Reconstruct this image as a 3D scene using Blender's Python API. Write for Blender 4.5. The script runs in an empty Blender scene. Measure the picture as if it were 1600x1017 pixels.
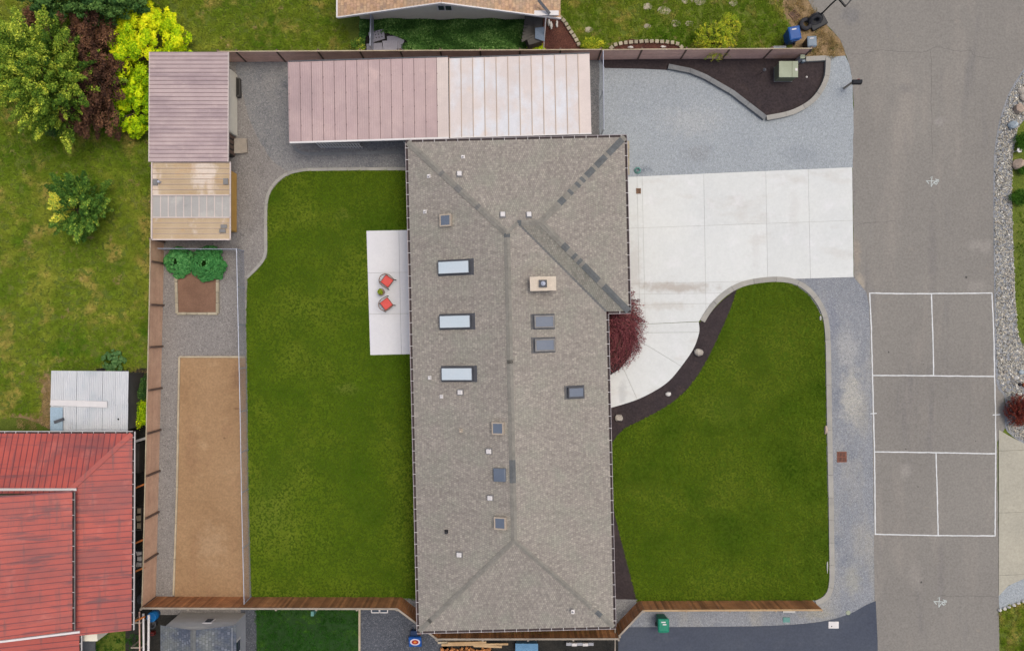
import bpy, bmesh, math, random
import numpy as np
from mathutils import Vector, Matrix, Euler
random.seed(7)
RNG = np.random.default_rng(11)
sc = bpy.context.scene
col = sc.collection
R = math.radians

ORD = ['first', 'second', 'third', 'fourth', 'fifth', 'sixth', 'seventh', 'eighth', 'ninth', 'tenth', 'eleventh', 'twelfth', 'thirteenth', 'fourteenth', 'fifteenth', 'sixteenth', 'seventeenth', 'eighteenth', 'nineteenth', 'twentieth']
# ------------------------------------------------------------------ camera, sky, sun, exposure
H = 45.0            # camera height, looking straight down
F = 1215.0          # focal length in photo pixels (photo 1600 x 1017)
cd = bpy.data.cameras.new('camera'); cam = bpy.data.objects.new('camera', cd); col.objects.link(cam)
cam.location = (0, 0, H); cam.rotation_euler = (0, 0, 0)
cd.sensor_width = 36.0; cd.lens = F / 1600 * 36.0; cd.clip_end = 9000; cd.clip_start = 0.5
sc.camera = cam
world = bpy.data.worlds.new('World'); sc.world = world; world.use_nodes = True
wn = world.node_tree; wn.nodes.clear()
sky = wn.nodes.new('ShaderNodeTexSky'); sky.sky_type = 'NISHITA'; sky.sun_disc = False
SUN = Vector((0.27, 0.14, 1.0)).normalized()
sky.sun_elevation = math.asin(SUN.z); sky.sun_rotation = math.atan2(SUN.x, SUN.y)
sky.dust_density = 6.0; sky.air_density = 1.0; sky.ozone_density = 1.0
bg = wn.nodes.new('ShaderNodeBackground'); bg.inputs['Strength'].default_value = 0.15
wo = wn.nodes.new('ShaderNodeOutputWorld')
wn.links.new(sky.outputs[0], bg.inputs[0]); wn.links.new(bg.outputs[0], wo.inputs[0])
sd = bpy.data.lights.new('sun', 'SUN'); sd.energy = 0.95; sd.angle = R(28); sd.color = (1.0, 0.985, 0.86)
sun = bpy.data.objects.new('sun', sd); col.objects.link(sun)
sun.rotation_euler = (-SUN).to_track_quat('-Z', 'Y').to_euler(); sun.location = (0, 0, 60)
sc.view_settings.view_transform = 'Standard'; sc.view_settings.look = 'None'
sc.view_settings.gamma = 1.0; sc.view_settings.use_curve_mapping = False
sc.view_settings.exposure = 0.12

# ------------------------------------------------------------------ helpers
def P(px, py, z=0.0):
    """photo pixel -> world point at real height z"""
    s = (H - z) / F
    return Vector(((px - 800) * s, (508.5 - py) * s, z))

KA = 0.72
def C(r, g, b, k=1.0):
    f = lambda v: (v / 255 / 12.92) if v <= 10 else (((v / 255) + 0.055) / 1.055) ** 2.4
    return (min(1, f(r) * KA * k), min(1, f(g) * KA * k), min(1, f(b) * KA * k), 1)

class NT:
    def __init__(s, name):
        s.m = bpy.data.materials.new(name); s.m.use_nodes = True
        s.t = s.m.node_tree; s.t.nodes.clear()
        s.out = s.n('ShaderNodeOutputMaterial')
        s.b = s.n('ShaderNodeBsdfPrincipled'); s.l(s.b.outputs[0], s.out.inputs['Surface'])
    def n(s, t, **k):
        x = s.t.nodes.new(t)
        for a, v in k.items(): setattr(x, a, v)
        return x
    def l(s, a, b): s.t.links.new(a, b)
    def ramp(s, fac, stops):
        r = s.n('ShaderNodeValToRGB'); e = r.color_ramp.elements
        while len(e) > 1: e.remove(e[-1])
        e[0].position = stops[0][0]; e[0].color = stops[0][1]
        for p, c in stops[1:]:
            q = e.new(p); q.color = c
        s.l(fac, r.inputs[0]); return r.outputs[0]
    def noise(s, vec, scale, detail=4, rough=0.55, dist=0.0):
        x = s.n('ShaderNodeTexNoise'); x.inputs['Scale'].default_value = scale
        x.inputs['Detail'].default_value = detail; x.inputs['Roughness'].default_value = rough
        x.inputs['Distortion'].default_value = dist
        s.l(vec, x.inputs['Vector']); return x.outputs[0]
    def vec(s, stretch=(1, 1, 1), rot=0.0, src='pos'):
        if src == 'pos': g = s.n('ShaderNodeNewGeometry').outputs['Position']
        elif src == 'uv': g = s.n('ShaderNodeTexCoord').outputs['UV']
        else: g = s.n('ShaderNodeTexCoord').outputs['Object']
        mp = s.n('ShaderNodeMapping'); mp.inputs['Scale'].default_value = stretch
        mp.inputs['Rotation'].default_value = (0, 0, rot)
        s.l(g, mp.inputs['Vector']); return mp.outputs[0]
    def mix(s, fac, a, b, mode='MIX'):
        x = s.n('ShaderNodeMix', data_type='RGBA', blend_type=mode)
        if isinstance(fac, (int, float)): x.inputs[0].default_value = fac
        else: s.l(fac, x.inputs[0])
        for i, v in ((6, a), (7, b)):
            if isinstance(v, tuple): x.inputs[i].default_value = v
            else: s.l(v, x.inputs[i])
        return x.outputs[2]
    def rng(s, v, a, b, c, d):
        x = s.n('ShaderNodeMapRange'); s.l(v, x.inputs[0])
        for i, q in enumerate((a, b, c, d)): x.inputs[i + 1].default_value = q
        return x.outputs[0]
    def mul(s, c, fac):
        """multiply colour c by scalar socket fac"""
        x = s.n('ShaderNodeVectorMath', operation='SCALE'); s.l(c, x.inputs[0]); s.l(fac, x.inputs['Scale']); return x.outputs[0]
    def bump(s, h, strength=0.3, dist=0.02):
        x = s.n('ShaderNodeBump'); x.inputs['Strength'].default_value = strength; x.inputs['Distance'].default_value = dist
        s.l(h, x.inputs['Height']); s.l(x.outputs[0], s.b.inputs['Normal'])

def blotch(t, c, color, px, py, rx, ry, amt):
    """one ragged stain of its own at a fixed place: photo pixel centre, radii in metres"""
    q = P(px, py); g_ = t.n('ShaderNodeNewGeometry').outputs['Position']
    mp = t.n('ShaderNodeMapping'); mp.inputs['Location'].default_value = (-q.x / rx, -q.y / ry, 0); mp.inputs['Scale'].default_value = (1 / rx, 1 / ry, 0)
    t.l(g_, mp.inputs['Vector']); ln = t.n('ShaderNodeVectorMath', operation='LENGTH'); t.l(mp.outputs[0], ln.inputs[0])
    ad = t.n('ShaderNodeMath', operation='ADD'); t.l(ln.outputs['Value'], ad.inputs[0]); t.l(t.rng(t.noise(t.vec(), 2.2, 5, .7), .3, .7, -.45, .45), ad.inputs[1])
    return t.mix(t.rng(ad.outputs[0], .35, 1.05, amt, 0), c, color)

def mat(name, a, b=None, scale=0.6, rough=0.9, fscale=18, famt=0.12, mscale=4, mamt=0.1, bump=0.25, bdist=0.01,
        stretch=(1, 1, 1), rot=0.0, patches=(), metal=0.0, spec=0.3, src='pos', rnd=0.0, blots=()):
    """two-tone noise base + medium + fine variation + listed patches (colour, scale, lo, hi, amount, stretch)"""
    t = NT(name); v = t.vec(stretch, rot, src); b = b or a
    c = t.ramp(t.noise(v, scale, 5), [(0.32, a), (0.68, b)])
    for (pc, ps, lo, hi, amt, st) in patches:
        pv = t.vec(st, rot, src)
        c = t.mix(t.rng(t.noise(pv, ps, 5, 0.6), lo, hi, 0, amt), c, pc)
    for bl_ in blots: c = blotch(t, c, *bl_)
    f = t.noise(v, fscale, 3, 0.7)
    c = t.mul(c, t.rng(t.noise(v, mscale, 5, 0.65), 0.25, 0.75, 1 - mamt, 1 + mamt))
    c = t.mul(c, t.rng(f, 0.35, 0.65, 1 - famt, 1 + famt))
    if rnd:
        oi = t.n('ShaderNodeObjectInfo'); c = t.mul(c, t.rng(oi.outputs['Random'], 0, 1, 1 - rnd, 1 + rnd))
    t.l(c, t.b.inputs['Base Color'])
    t.b.inputs['Roughness'].default_value = rough; t.b.inputs['Metallic'].default_value = metal
    t.b.inputs['Specular IOR Level'].default_value = spec
    if bump: t.bump(f, bump, bdist)
    return t.m

def leafmat(name, stops, trans=0.25, patch=None):
    t = NT(name)
    at = t.n('ShaderNodeAttribute', attribute_name='tint')
    c = t.ramp(at.outputs['Fac'], stops)
    t.l(c, t.b.inputs['Base Color']); t.b.inputs['Roughness'].default_value = 0.75
    t.b.inputs['Specular IOR Level'].default_value = 0.2
    tr = t.n('ShaderNodeBsdfTranslucent'); t.l(c, tr.inputs[0])
    mx = t.n('ShaderNodeMixShader'); mx.inputs[0].default_value = trans
    t.l(t.b.outputs[0], mx.inputs[1]); t.l(tr.outputs[0], mx.inputs[2]); t.l(mx.outputs[0], t.out.inputs['Surface'])
    return t.m

def tag(o, label=None, cat=None, group=None, kind=None):
    if label: o['label'] = label
    if cat: o['category'] = cat
    if group: o['group'] = group
    if kind: o['kind'] = kind
    return o
def link(o, parent=None):
    col.objects.link(o)
    if parent: o.parent = parent
    return o
WL = {}     # world location of every object made
def wl(o): return WL.get(o.name, Vector((0, 0, 0)))
def empty(name, loc, label, cat, group=None, kind=None, rz=0.0):
    o = bpy.data.objects.new(name, None); col.objects.link(o); o.location = loc; o.rotation_euler = (0, 0, rz)
    o.empty_display_size = 0.2; WL[o.name] = Vector(loc)
    return tag(o, label, cat, group, kind)

class MB:
    def __init__(s): s.v = []; s.f = []; s.mi = []; s.uv = None; s.m = 0
    def face(s, idx): s.f.append(tuple(idx)); s.mi.append(s.m)
    def poly(s, pts):
        b = len(s.v); s.v += [tuple(p) for p in pts]; s.face(range(b, b + len(pts))); return s
    def obox(s, c, ax, ay, az, sx, sy, sz):
        c = Vector(c); b = len(s.v)
        for k in (-.5, .5):
            for i, j in ((-.5, -.5), (.5, -.5), (.5, .5), (-.5, .5)):
                s.v.append(tuple(c + ax * (i * sx) + ay * (j * sy) + az * (k * sz)))
        for q in ((3, 2, 1, 0), (4, 5, 6, 7), (0, 1, 5, 4), (1, 2, 6, 5), (2, 3, 7, 6), (3, 0, 4, 7)):
            s.face([b + i for i in q])
        return s
    def box(s, x, y, z, sx, sy, sz, rot=0.0):
        ca, sa = math.cos(rot), math.sin(rot)
        return s.obox((x, y, z), Vector((ca, sa, 0)), Vector((-sa, ca, 0)), Vector((0, 0, 1)), sx, sy, sz)
    def beam(s, a, b, w, h, up=Vector((0, 0, 1))):
        a = Vector(a); b = Vector(b); d = b - a; L = d.length; d.normalize()
        y = up.cross(d)
        if y.length < 1e-4: y = Vector((1, 0, 0))
        y.normalize(); z = d.cross(y)
        return s.obox((a + b) / 2, d, y, z, L, w, h)
    def prism(s, pts, z0, z1):
        n = len(pts); b = len(s.v)
        s.v += [(p[0], p[1], z0) for p in pts] + [(p[0], p[1], z1) for p in pts]
        A = sum(pts[i][0] * pts[(i + 1) % n][1] - pts[(i + 1) % n][0] * pts[i][1] for i in range(n))
        r = list(range(n)) if A > 0 else list(range(n))[::-1]
        s.face([b + n + i for i in r]); s.face([b + i for i in r[::-1]])
        for k in range(n):
            i, j = r[k], r[(k + 1) % n]; s.face((b + i, b + j, b + n + j, b + n + i))
        return s
    def tube(s, pts, r, n=6, caps=True):
        pts = [Vector(p) for p in pts]; rr = r if isinstance(r, (list, tuple)) else [r] * len(pts); b = len(s.v)
        prev = None
        for i, p in enumerate(pts):
            d = (pts[min(i + 1, len(pts) - 1)] - pts[max(i - 1, 0)]).normalized()
            u = (prev - d * prev.dot(d)) if prev else d.orthogonal()
            if u.length < 1e-5: u = d.orthogonal()
            u.normalize(); prev = u; w = d.cross(u)
            for k in range(n):
                a = 2 * math.pi * k / n; s.v.append(tuple(p + (u * math.cos(a) + w * math.sin(a)) * rr[i]))
        for i in range(len(pts) - 1):
            for k in range(n):
                k2 = (k + 1) % n; s.face((b + i * n + k, b + i * n + k2, b + (i + 1) * n + k2, b + (i + 1) * n + k))
        if caps:
            s.face([b + k for k in range(n)][::-1]); s.face([b + (len(pts) - 1) * n + k for k in range(n)])
        return s
    def lathe(s, c, prof, n=16):
        b = len(s.v)
        for r, z in prof:
            for k in range(n):
                a = 2 * math.pi * k / n; s.v.append((c[0] + r * math.cos(a), c[1] + r * math.sin(a), c[2] + z))
        for i in range(len(prof) - 1):
            for k in range(n):
                k2 = (k + 1) % n; s.face((b + i * n + k, b + i * n + k2, b + (i + 1) * n + k2, b + (i + 1) * n + k))
        s.face([b + k for k in range(n)][::-1]); s.face([b + (len(prof) - 1) * n + k for k in range(n)])
        return s
    def mesh(s, name, mats, off=Vector((0, 0, 0)), smooth=False):
        me = bpy.data.meshes.new(name)
        me.from_pydata([(x - off.x, y - off.y, z - off.z) for x, y, z in s.v], [], s.f)
        for m in (mats if isinstance(mats, (list, tuple)) else [mats]): me.materials.append(m)
        if len(set(s.mi)) > 1: me.polygons.foreach_set('material_index', s.mi)
        if s.uv:
            l = me.uv_layers.new(name='UVMap'); l.data.foreach_set('uv', [c for q in s.uv for c in q])
        if smooth: me.polygons.foreach_set('use_smooth', [True] * len(me.polygons))
        me.update(); return me
    def build(s, name, mats, parent=None, smooth=False, kind=None, origin=None, label=None, cat=None, group=None, bevel=0):
        """one mesh object; vertices given in world space"""
        off = Vector(origin) if origin is not None else (wl(parent) if parent else Vector((0, 0, 0)))
        me = s.mesh(name, mats, off, smooth); o = bpy.data.objects.new(name, me); link(o, parent)
        o.location = off - (wl(parent) if parent else Vector((0, 0, 0))); WL[o.name] = off
        if bevel:
            bv = o.modifiers.new('bevel', 'BEVEL'); bv.width = bevel; bv.segments = 2
        return tag(o, label, cat, group, kind)

def piece(name, me, parent, loc, rot=(0, 0, 0), scale=(1, 1, 1)):
    """object from shared mesh placed at a world point below an unrotated parent"""
    o = bpy.data.objects.new(name, me); link(o, parent)
    o.location = Vector(loc) - (wl(parent) if parent else Vector((0, 0, 0))); o.rotation_euler = rot; o.scale = scale
    WL[o.name] = Vector(loc); return o

def copy_thing(o, loc, rz, label, jitter=None):
    c = o.copy(); col.objects.link(c); c.location = loc; c.rotation_euler = (0, 0, rz); c['label'] = label; WL[c.name] = Vector(loc)
    for ch in list(o.children):
        d = ch.copy(); col.objects.link(d); d.parent = c
        for g in list(ch.children):
            e = g.copy(); col.objects.link(e); e.parent = d
    return c

def sm(pts, n=6, closed=False):
    """Catmull-Rom through pixel points"""
    out = []; L = len(pts)
    for i in range(L if closed else L - 1):
        p = [Vector(pts[(i + k) % L] if closed else pts[min(max(i + k, 0), L - 1)]) for k in (-1, 0, 1, 2)]
        for j in range(n):
            t = j / n
            q = 0.5 * ((2 * p[1]) + (p[2] - p[0]) * t + (2 * p[0] - 5 * p[1] + 4 * p[2] - p[3]) * t * t + (3 * p[1] - p[0] - 3 * p[2] + p[3]) * t ** 3)
            out.append((q.x, q.y))
    if not closed: out.append(tuple(pts[-1]))
    return out
def W(pts, z=0.0): return [P(x, y, z) for x, y in pts]
def rough_edge(pts, amp=1.0, step=6):
    """break a pixel outline into short uneven pieces"""
    out = []; L = len(pts)
    for i in range(L):
        a = Vector(pts[i]); b = Vector(pts[(i + 1) % L]); d = (b - a).length; k = max(1, int(d / step)) if d < 900 else 1
        for j in range(k):
            q = a.lerp(b, j / k); out.append((q.x + random.uniform(-amp, amp), q.y + random.uniform(-amp, amp)))
    return out
def clip(poly, a, b, keep=1, off=0.0):
    """clip 2D polygon by the line a->b; keep=1 left side (world), -1 right; off = inset"""
    a = Vector(a[:2]); b = Vector(b[:2]); d = (b - a).normalized(); n = Vector((-d.y, d.x)) * keep
    dist = lambda p: (Vector(p[:2]) - a).dot(n) - off
    out = []
    for i in range(len(poly)):
        p, q = poly[i], poly[(i + 1) % len(poly)]; dp, dq = dist(p), dist(q)
        if dp >= 0: out.append(p)
        if (dp >= 0) != (dq >= 0):
            t = dp / (dp - dq); out.append(Vector(p[:2]).lerp(Vector(q[:2]), t))
    return out
def split(polys, a, b, gap=0.012):
    out = []
    for p in polys:
        for k in (1, -1):
            c = clip(p, a, b, k, gap / 2)
            if len(c) >= 3: out.append(c)
    return out

def structure(name, pts, z0, z1, m, rough=0, step=6):
    if rough: pts = rough_edge(pts, rough, step)
    mb = MB()
    if z0 is None: mb.poly(W(pts)[::1]); mb.v = [(x, y, z1) for x, y, _ in mb.v]
    else: mb.prism(W(pts), z0, z1)
    o = mb.build(name, m, kind='structure'); WL[o.name] = Vector((0, 0, 0))
    me = o.data
    if z0 is None and me.polygons[0].normal.z < 0: me.flip_normals()
    return o

def scatter(name, polys, z, proto, dens, s0, s1, label, cat, seed=1, tilt=0.0, holder=None):
    mb = MB()
    for p in polys:
        w = W(p); A = sum(w[i].x * w[(i + 1) % len(w)].y - w[(i + 1) % len(w)].x * w[i].y for i in range(len(w)))
        if A < 0: w = w[::-1]
        mb.poly([(q.x, q.y, z) for q in w])
    o = mb.build(name, proto.data.materials[0])
    tag(o, label, cat, None, 'stuff')
    g = bpy.data.node_groups.new(name + '_nodes', 'GeometryNodeTree')
    g.interface.new_socket('Geometry', in_out='INPUT', socket_type='NodeSocketGeometry')
    g.interface.new_socket('Geometry', in_out='OUTPUT', socket_type='NodeSocketGeometry')
    N = g.nodes.new; L = g.links.new
    i, u = N('NodeGroupInput'), N('NodeGroupOutput')
    d = N('GeometryNodeDistributePointsOnFaces'); d.inputs['Density'].default_value = dens; d.inputs['Seed'].default_value = seed
    oi = N('GeometryNodeObjectInfo'); oi.inputs['Object'].default_value = proto; oi.inputs['As Instance'].default_value = True
    ip = N('GeometryNodeInstanceOnPoints')
    rv = N('FunctionNodeRandomValue'); rv.data_type = 'FLOAT_VECTOR'
    rv.inputs[0].default_value = (-tilt, -tilt, 0); rv.inputs[1].default_value = (tilt, tilt, 6.283)
    rs = N('FunctionNodeRandomValue'); rs.data_type = 'FLOAT'; rs.inputs[2].default_value = s0; rs.inputs[3].default_value = s1
    rs.inputs['Seed'].default_value = seed + 5
    L(i.outputs[0], d.inputs['Mesh']); L(d.outputs['Points'], ip.inputs['Points']); L(oi.outputs['Geometry'], ip.inputs['Instance'])
    L(rv.outputs[0], ip.inputs['Rotation']); L(rs.outputs[1], ip.inputs['Scale']); L(ip.outputs[0], u.inputs[0])
    md = o.modifiers.new('scatter', 'NODES'); md.node_group = g
    return o

def leaf_mesh(name, pts, nrm, size, tint, m, off, asp=0.55, up=0.0, droop=0.0):
    """fast mesh of kite-shaped leaves"""
    n = len(pts); r = RNG.normal(size=(n, 3)); nn = nrm + r * 0.75; nn[:, 2] += up
    nn /= np.linalg.norm(nn, axis=1)[:, None]
    t = np.cross(nn, RNG.normal(size=(n, 3))); t /= np.linalg.norm(t, axis=1)[:, None]
    b = np.cross(nn, t); sz = (size * RNG.uniform(0.6, 1.35, n))[:, None]
    V = np.empty((n, 4, 3))
    V[:, 0] = pts - t * sz * .5; V[:, 1] = pts - b * sz * asp * .5 + nn * sz * .08
    V[:, 2] = pts + t * sz * .5; V[:, 3] = pts + b * sz * asp * .5 + nn * sz * .08
    V[:, 2, 2] -= droop * sz[:, 0]
    V = V.reshape(-1, 3) - np.array(off)
    me = bpy.data.meshes.new(name); me.vertices.add(4 * n); me.vertices.foreach_set('co', V.ravel())
    me.loops.add(4 * n); me.loops.foreach_set('vertex_index', np.arange(4 * n, dtype=np.int32))
    me.polygons.add(n); me.polygons.foreach_set('loop_start', np.arange(0, 4 * n, 4, dtype=np.int32))
    at = me.attributes.new('tint', 'FLOAT', 'POINT'); at.data.foreach_set('value', np.repeat(tint, 4).astype(np.float32))
    me.materials.append(m); me.update(calc_edges=True); me.validate(); return me

def blob_points(clumps, n, fill=0.35):
    c = np.array([k[:3] for k in clumps]); r = np.array([k[3:6] for k in clumps]); tn = np.array([k[6] for k in clumps])
    w = (r[:, 0] * r[:, 1]) ** 1.0; w /= w.sum()
    idx = RNG.choice(len(clumps), n, p=w)
    d = RNG.normal(size=(n, 3)); d[:, 2] = np.abs(d[:, 2]) * np.where(RNG.random(n) < .8, 1, -1); d /= np.linalg.norm(d, axis=1)[:, None]
    rad = (1 - fill * RNG.random(n) ** 1.5)[:, None] * (1 + RNG.normal(size=(n, 1)) * .08)
    blob_points.idx = c[idx]
    return c[idx] + d * r[idx] * rad, d, np.clip(tn[idx] + RNG.normal(size=n) * .18, 0, 1)

def tree(name, base, rad, h0, h1, m, bark, n, size, nclump, label, cat='tree', seed=0, shape=None, group=None, crown='crown', clump=.3, spiky=0.0, up=.4, trunk_r=None, droop=0., tintf=None, streak=0.0):
    """base: world xy; crown from height h0 to h1, radii rad=(rx,ry)"""
    rs = np.random.default_rng(seed); base = Vector((base[0], base[1], 0)); t = empty(name, base, label, cat, group)
    rx, ry = rad; hz = (h1 - h0) / 2; zc = (h0 + h1) / 2; cl = []; tips = []
    for i in range(nclump):
        d = rs.normal(size=3); d[2] = d[2] * .8 + .25; d /= np.linalg.norm(d)
        q = rs.uniform(.35, 1.0) ** .6; e = 1 + spiky * rs.normal() * .5
        p = np.array([d[0] * rx, d[1] * ry, d[2] * hz]) * q * (1 - clump * .8) * e
        if shape: p[0] *= shape(p[2] / hz); p[1] *= shape(p[2] / hz)
        k = clump * rs.uniform(.7, 1.3)
        tn = rs.uniform(.2, .8)
        if tintf: tn = tintf(p[0] / rx, p[1] / ry, tn)
        cl.append((base.x + p[0], base.y + p[1], zc + p[2], rx * k, ry * k, hz * k, tn)); tips.append((base.x + p[0], base.y + p[1], zc + p[2]))
    pts, d, tn = blob_points(cl, n)
    if streak:
        cc = blob_points.idx; u = RNG.random(n)[:, None]; rad_ = cc - np.array([base.x, base.y, zc - hz * .3]); rad_ /= np.linalg.norm(rad_, axis=1)[:, None] + 1e-6
        pts = cc + (pts - cc) * (1.15 - u * .85) + rad_ * streak * (u * 1.3 - .3)
    me = leaf_mesh(name + '_leaves', pts, d, size, tn, m, (base.x, base.y, 0), up=up, droop=droop)
    o = bpy.data.objects.new(crown, me); link(o, t); WL[o.name] = base
    tr = trunk_r or max(.03, rx * .06); mb = MB()
    mb.tube([base, base + Vector((.04, .02, h0 * .6 + .1)), base + Vector((0, .05, zc))], [tr, tr * .8, tr * .45], 8)
    for q in tips[::max(1, len(tips) // 12)]:
        a = base + Vector((0, 0, h0 * .5 + (zc - h0 * .5) * rs.uniform(.1, .8))); mb.tube([a, a.lerp(Vector(q), .5) + Vector((0, 0, hz * .12)), q], [tr * .45, tr * .3, tr * .1], 5)
    mb.build('trunk', bark, t)
    return t

# ------------------------------------------------------------------ materials
G1 = (1, 1, 1)
M = {}
M['asphalt'] = mat('road_asphalt', C(145, 141, 134), C(136, 132, 126), .12, .93, 9, .13, 3.5, .05, .35, .006,
    patches=[(C(158, 151, 142), .35, .52, .68, .55, (1.6, .35, 1)), (C(118, 116, 116), .5, .58, .72, .5, (1.8, .22, 1)), (C(170, 158, 142), 1.1, .66, .74, .35, (1, 1, 1))],
    blots=[(C(160, 155, 148), 1530, 385, .9, .5, .6), (C(160, 155, 148), 1525, 448, .8, .4, .5), (C(176, 166, 150), 1344, 442, .35, .6, .8), (C(162, 157, 150), 1415, 735, .4, .6, .6), (C(162, 157, 152), 1468, 190, .4, .3, .5), (C(126, 123, 121), 1415, 140, .5, .4, .5), (C(122, 121, 121), 1330, 25, .8, .6, .6), (C(160, 148, 134), 1338, 400, .3, 1.2, .6), (C(162, 156, 148), 1430, 900, .5, 1.0, .4), (C(126, 122, 120), 1457, 400, .3, 3.2, .45), (C(126, 122, 120), 1470, 900, .25, 2.6, .4)])
M['new_asphalt'] = mat('dark_asphalt', C(74, 80, 94), C(82, 88, 100), .3, .9, 9, .12, 3, .06, .3, .005, patches=[(C(98, 102, 110), .8, .56, .7, .4, G1)])
M['concrete'] = mat('pale_concrete', C(219, 222, 220), C(226, 228, 224), .25, .85, 7, .03, 2.5, .03, .12, .004, patches=[(C(200, 193, 184), .5, .56, .75, .6, (.5, 1.3, 1)), (C(234, 234, 234), .9, .55, .7, .5, G1), (C(196, 192, 188), 2.2, .66, .76, .4, (3, .5, 1))], rnd=.022,
    blots=[(C(190, 182, 172), 1055, 449, 2.6, .35, .8), (C(204, 200, 192), 1040, 478, 1.8, .3, .6), (C(200, 196, 190), 990, 420, .5, 2.2, .5), (C(206, 204, 200), 1240, 330, .35, 1.6, .35), (C(206, 204, 200), 1180, 390, .3, 1.4, .35), (C(186, 188, 188), 972, 612, .3, .7, .5)])
M['patio'] = mat('patio_concrete', C(226, 226, 230), C(232, 231, 232), .4, .85, 7, .025, 2, .018, .1, .004, patches=[(C(222, 214, 200), .6, .66, .76, .5, G1)], rnd=.01)
M['old_concrete'] = mat('beige_concrete', C(186, 181, 164), C(176, 172, 157), .5, .9, 8, .09, 3, .05, .25, .005, patches=[(C(160, 156, 142), 1.2, .58, .7, .4, G1)])
M['kerb'] = mat('kerb_concrete', C(176, 172, 162), C(160, 158, 152), .9, .9, 20, .09, 4, .07, .3, .006, rnd=.07)
M['kerb_dark'] = mat('grey_kerb_concrete', C(140, 142, 142), C(120, 122, 124), .9, .9, 20, .14, 4, .12, .4, .008, rnd=.08)
def gravel(name, a, b, lite, dark, patches=(), blots=()):
    t = NT(name); v = t.vec()
    c = t.ramp(t.noise(v, .35, 5), [(.35, a), (.65, b)])
    for (pc, ps, lo, hi, amt, st) in patches:
        c = t.mix(t.rng(t.noise(t.vec(st), ps, 5, .6), lo, hi, 0, amt), c, pc)
    for bl_ in blots: c = blotch(t, c, *bl_)
    vo = t.n('ShaderNodeTexVoronoi'); vo.inputs['Scale'].default_value = 24; t.l(v, vo.inputs['Vector'])
    sep = t.n('ShaderNodeSeparateColor'); t.l(vo.outputs['Color'], sep.inputs[0])
    c = t.mix(t.rng(sep.outputs[0], .72, .95, 0, .6), c, lite)
    c = t.mix(t.rng(sep.outputs[1], .70, .95, 0, .5), c, dark)
    c = t.mul(c, t.rng(t.noise(v, 9, 3, .7), .3, .7, .90, 1.1))
    c = t.mul(c, t.rng(vo.outputs['Distance'], 0, .9, 1.12, .72))
    c = t.mul(c, t.rng(t.noise(v, 7, 4, .7), .3, .7, .9, 1.1))
    t.l(c, t.b.inputs['Base Color']); t.b.inputs['Roughness'].default_value = .95; t.b.inputs['Specular IOR Level'].default_value = .2
    t.bump(vo.outputs['Distance'], .5, .012); return t.m
M['gravel_light'] = gravel('pale_blue_gravel', C(176, 183, 187), C(170, 177, 182), C(192, 197, 200), C(142, 149, 154), [(C(150, 159, 168), 1.0, .58, .72, .45, G1)],
    [(C(196, 198, 196), 1080, 190, 2.2, 1.1, .5), (C(122, 132, 142), 1003, 266, .6, .3, .8), (C(150, 152, 154), 1090, 240, 1.0, .6, .5), (C(146, 154, 162), 1250, 240, 1.5, .7, .4)])
M['gravel_grey'] = gravel('grey_gravel', C(136, 137, 139), C(150, 148, 146), C(180, 179, 177), C(92, 94, 98), [(C(104, 108, 116), .8, .52, .68, .6, G1)])
M['gravel_brown'] = gravel('brownish_gravel', C(144, 139, 135), C(156, 151, 146), C(184, 179, 174), C(100, 97, 97), [(C(112, 108, 106), .8, .55, .7, .5, G1)])
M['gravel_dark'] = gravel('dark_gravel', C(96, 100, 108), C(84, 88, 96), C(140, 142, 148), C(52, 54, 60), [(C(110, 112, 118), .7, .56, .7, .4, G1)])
M['gravel_side'] = gravel('kerbside_gravel', C(158, 161, 166), C(148, 152, 158), C(186, 187, 188), C(112, 116, 124),
    [(C(180, 176, 164), .35, .50, .66, .6, (1.5, .5, 1)), (C(120, 128, 142), .6, .56, .7, .5, G1)],
    [(C(196, 193, 182), 1330, 620, .75, 1.9, .85), (C(186, 186, 184), 1325, 545, .8, 1.6, .7), (C(176, 174, 160), 1330, 905, .7, 1.2, .6), (C(172, 168, 152), 1275, 958, 1.2, .4, .7), (C(128, 134, 150), 1300, 500, .5, 1.5, .5)])
M['mulch'] = mat('dark_mulch', C(66, 56, 56), C(56, 48, 50), .8, .95, 9, .26, 6, .14, .8, .02, patches=[(C(84, 70, 64), 1.2, .58, .72, .45, G1)])
M['bark'] = mat('red_bark_chips', C(104, 66, 54), C(80, 48, 42), 1.5, .95, 20, .5, 6, .3, .9, .03, patches=[(C(140, 96, 76), 9, .6, .7, .6, G1)])
M['sand'] = mat('brown_sand', C(170, 138, 103), C(158, 126, 92), .3, .95, 9, .13, 3, .06, .4, .008, stretch=(1, 1, 1), patches=[(C(150, 114, 86), .6, .56, .7, .5, (1.4, .5, 1)), (C(186, 156, 120), .8, .58, .7, .5, G1)], blots=[(C(140, 108, 82), 372, 590, .5, 1.0, .6), (C(132, 100, 74), 371, 638, .18, .08, .9), (C(132, 100, 74), 351, 684, .12, .07, .9), (C(146, 112, 84), 300, 700, .5, 2.0, .4), (C(184, 156, 124), 330, 850, 1.0, 1.4, .4)])
M['bed_soil'] = mat('bed_soil', C(140, 108, 88), C(124, 94, 76), .8, .95, 24, .2, 5, .1, .5, .01, patches=[(C(96, 76, 62), 2, .62, .72, .5, G1)])
M['lawn_soil'] = mat('lawn_ground', C(76, 98, 22), C(68, 90, 18), .5, .95, 8, .18, 1.2, .06, .8, .02, spec=.05)
M['wild_soil'] = mat('rough_lawn_ground', C(104, 118, 40), C(90, 106, 32), .35, .95, 14, .35, 2, .2, .9, .03,
    patches=[(C(128, 126, 60), .5, .56, .7, .6, G1), (C(150, 128, 92), 1.1, .66, .76, .7, G1)])
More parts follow.
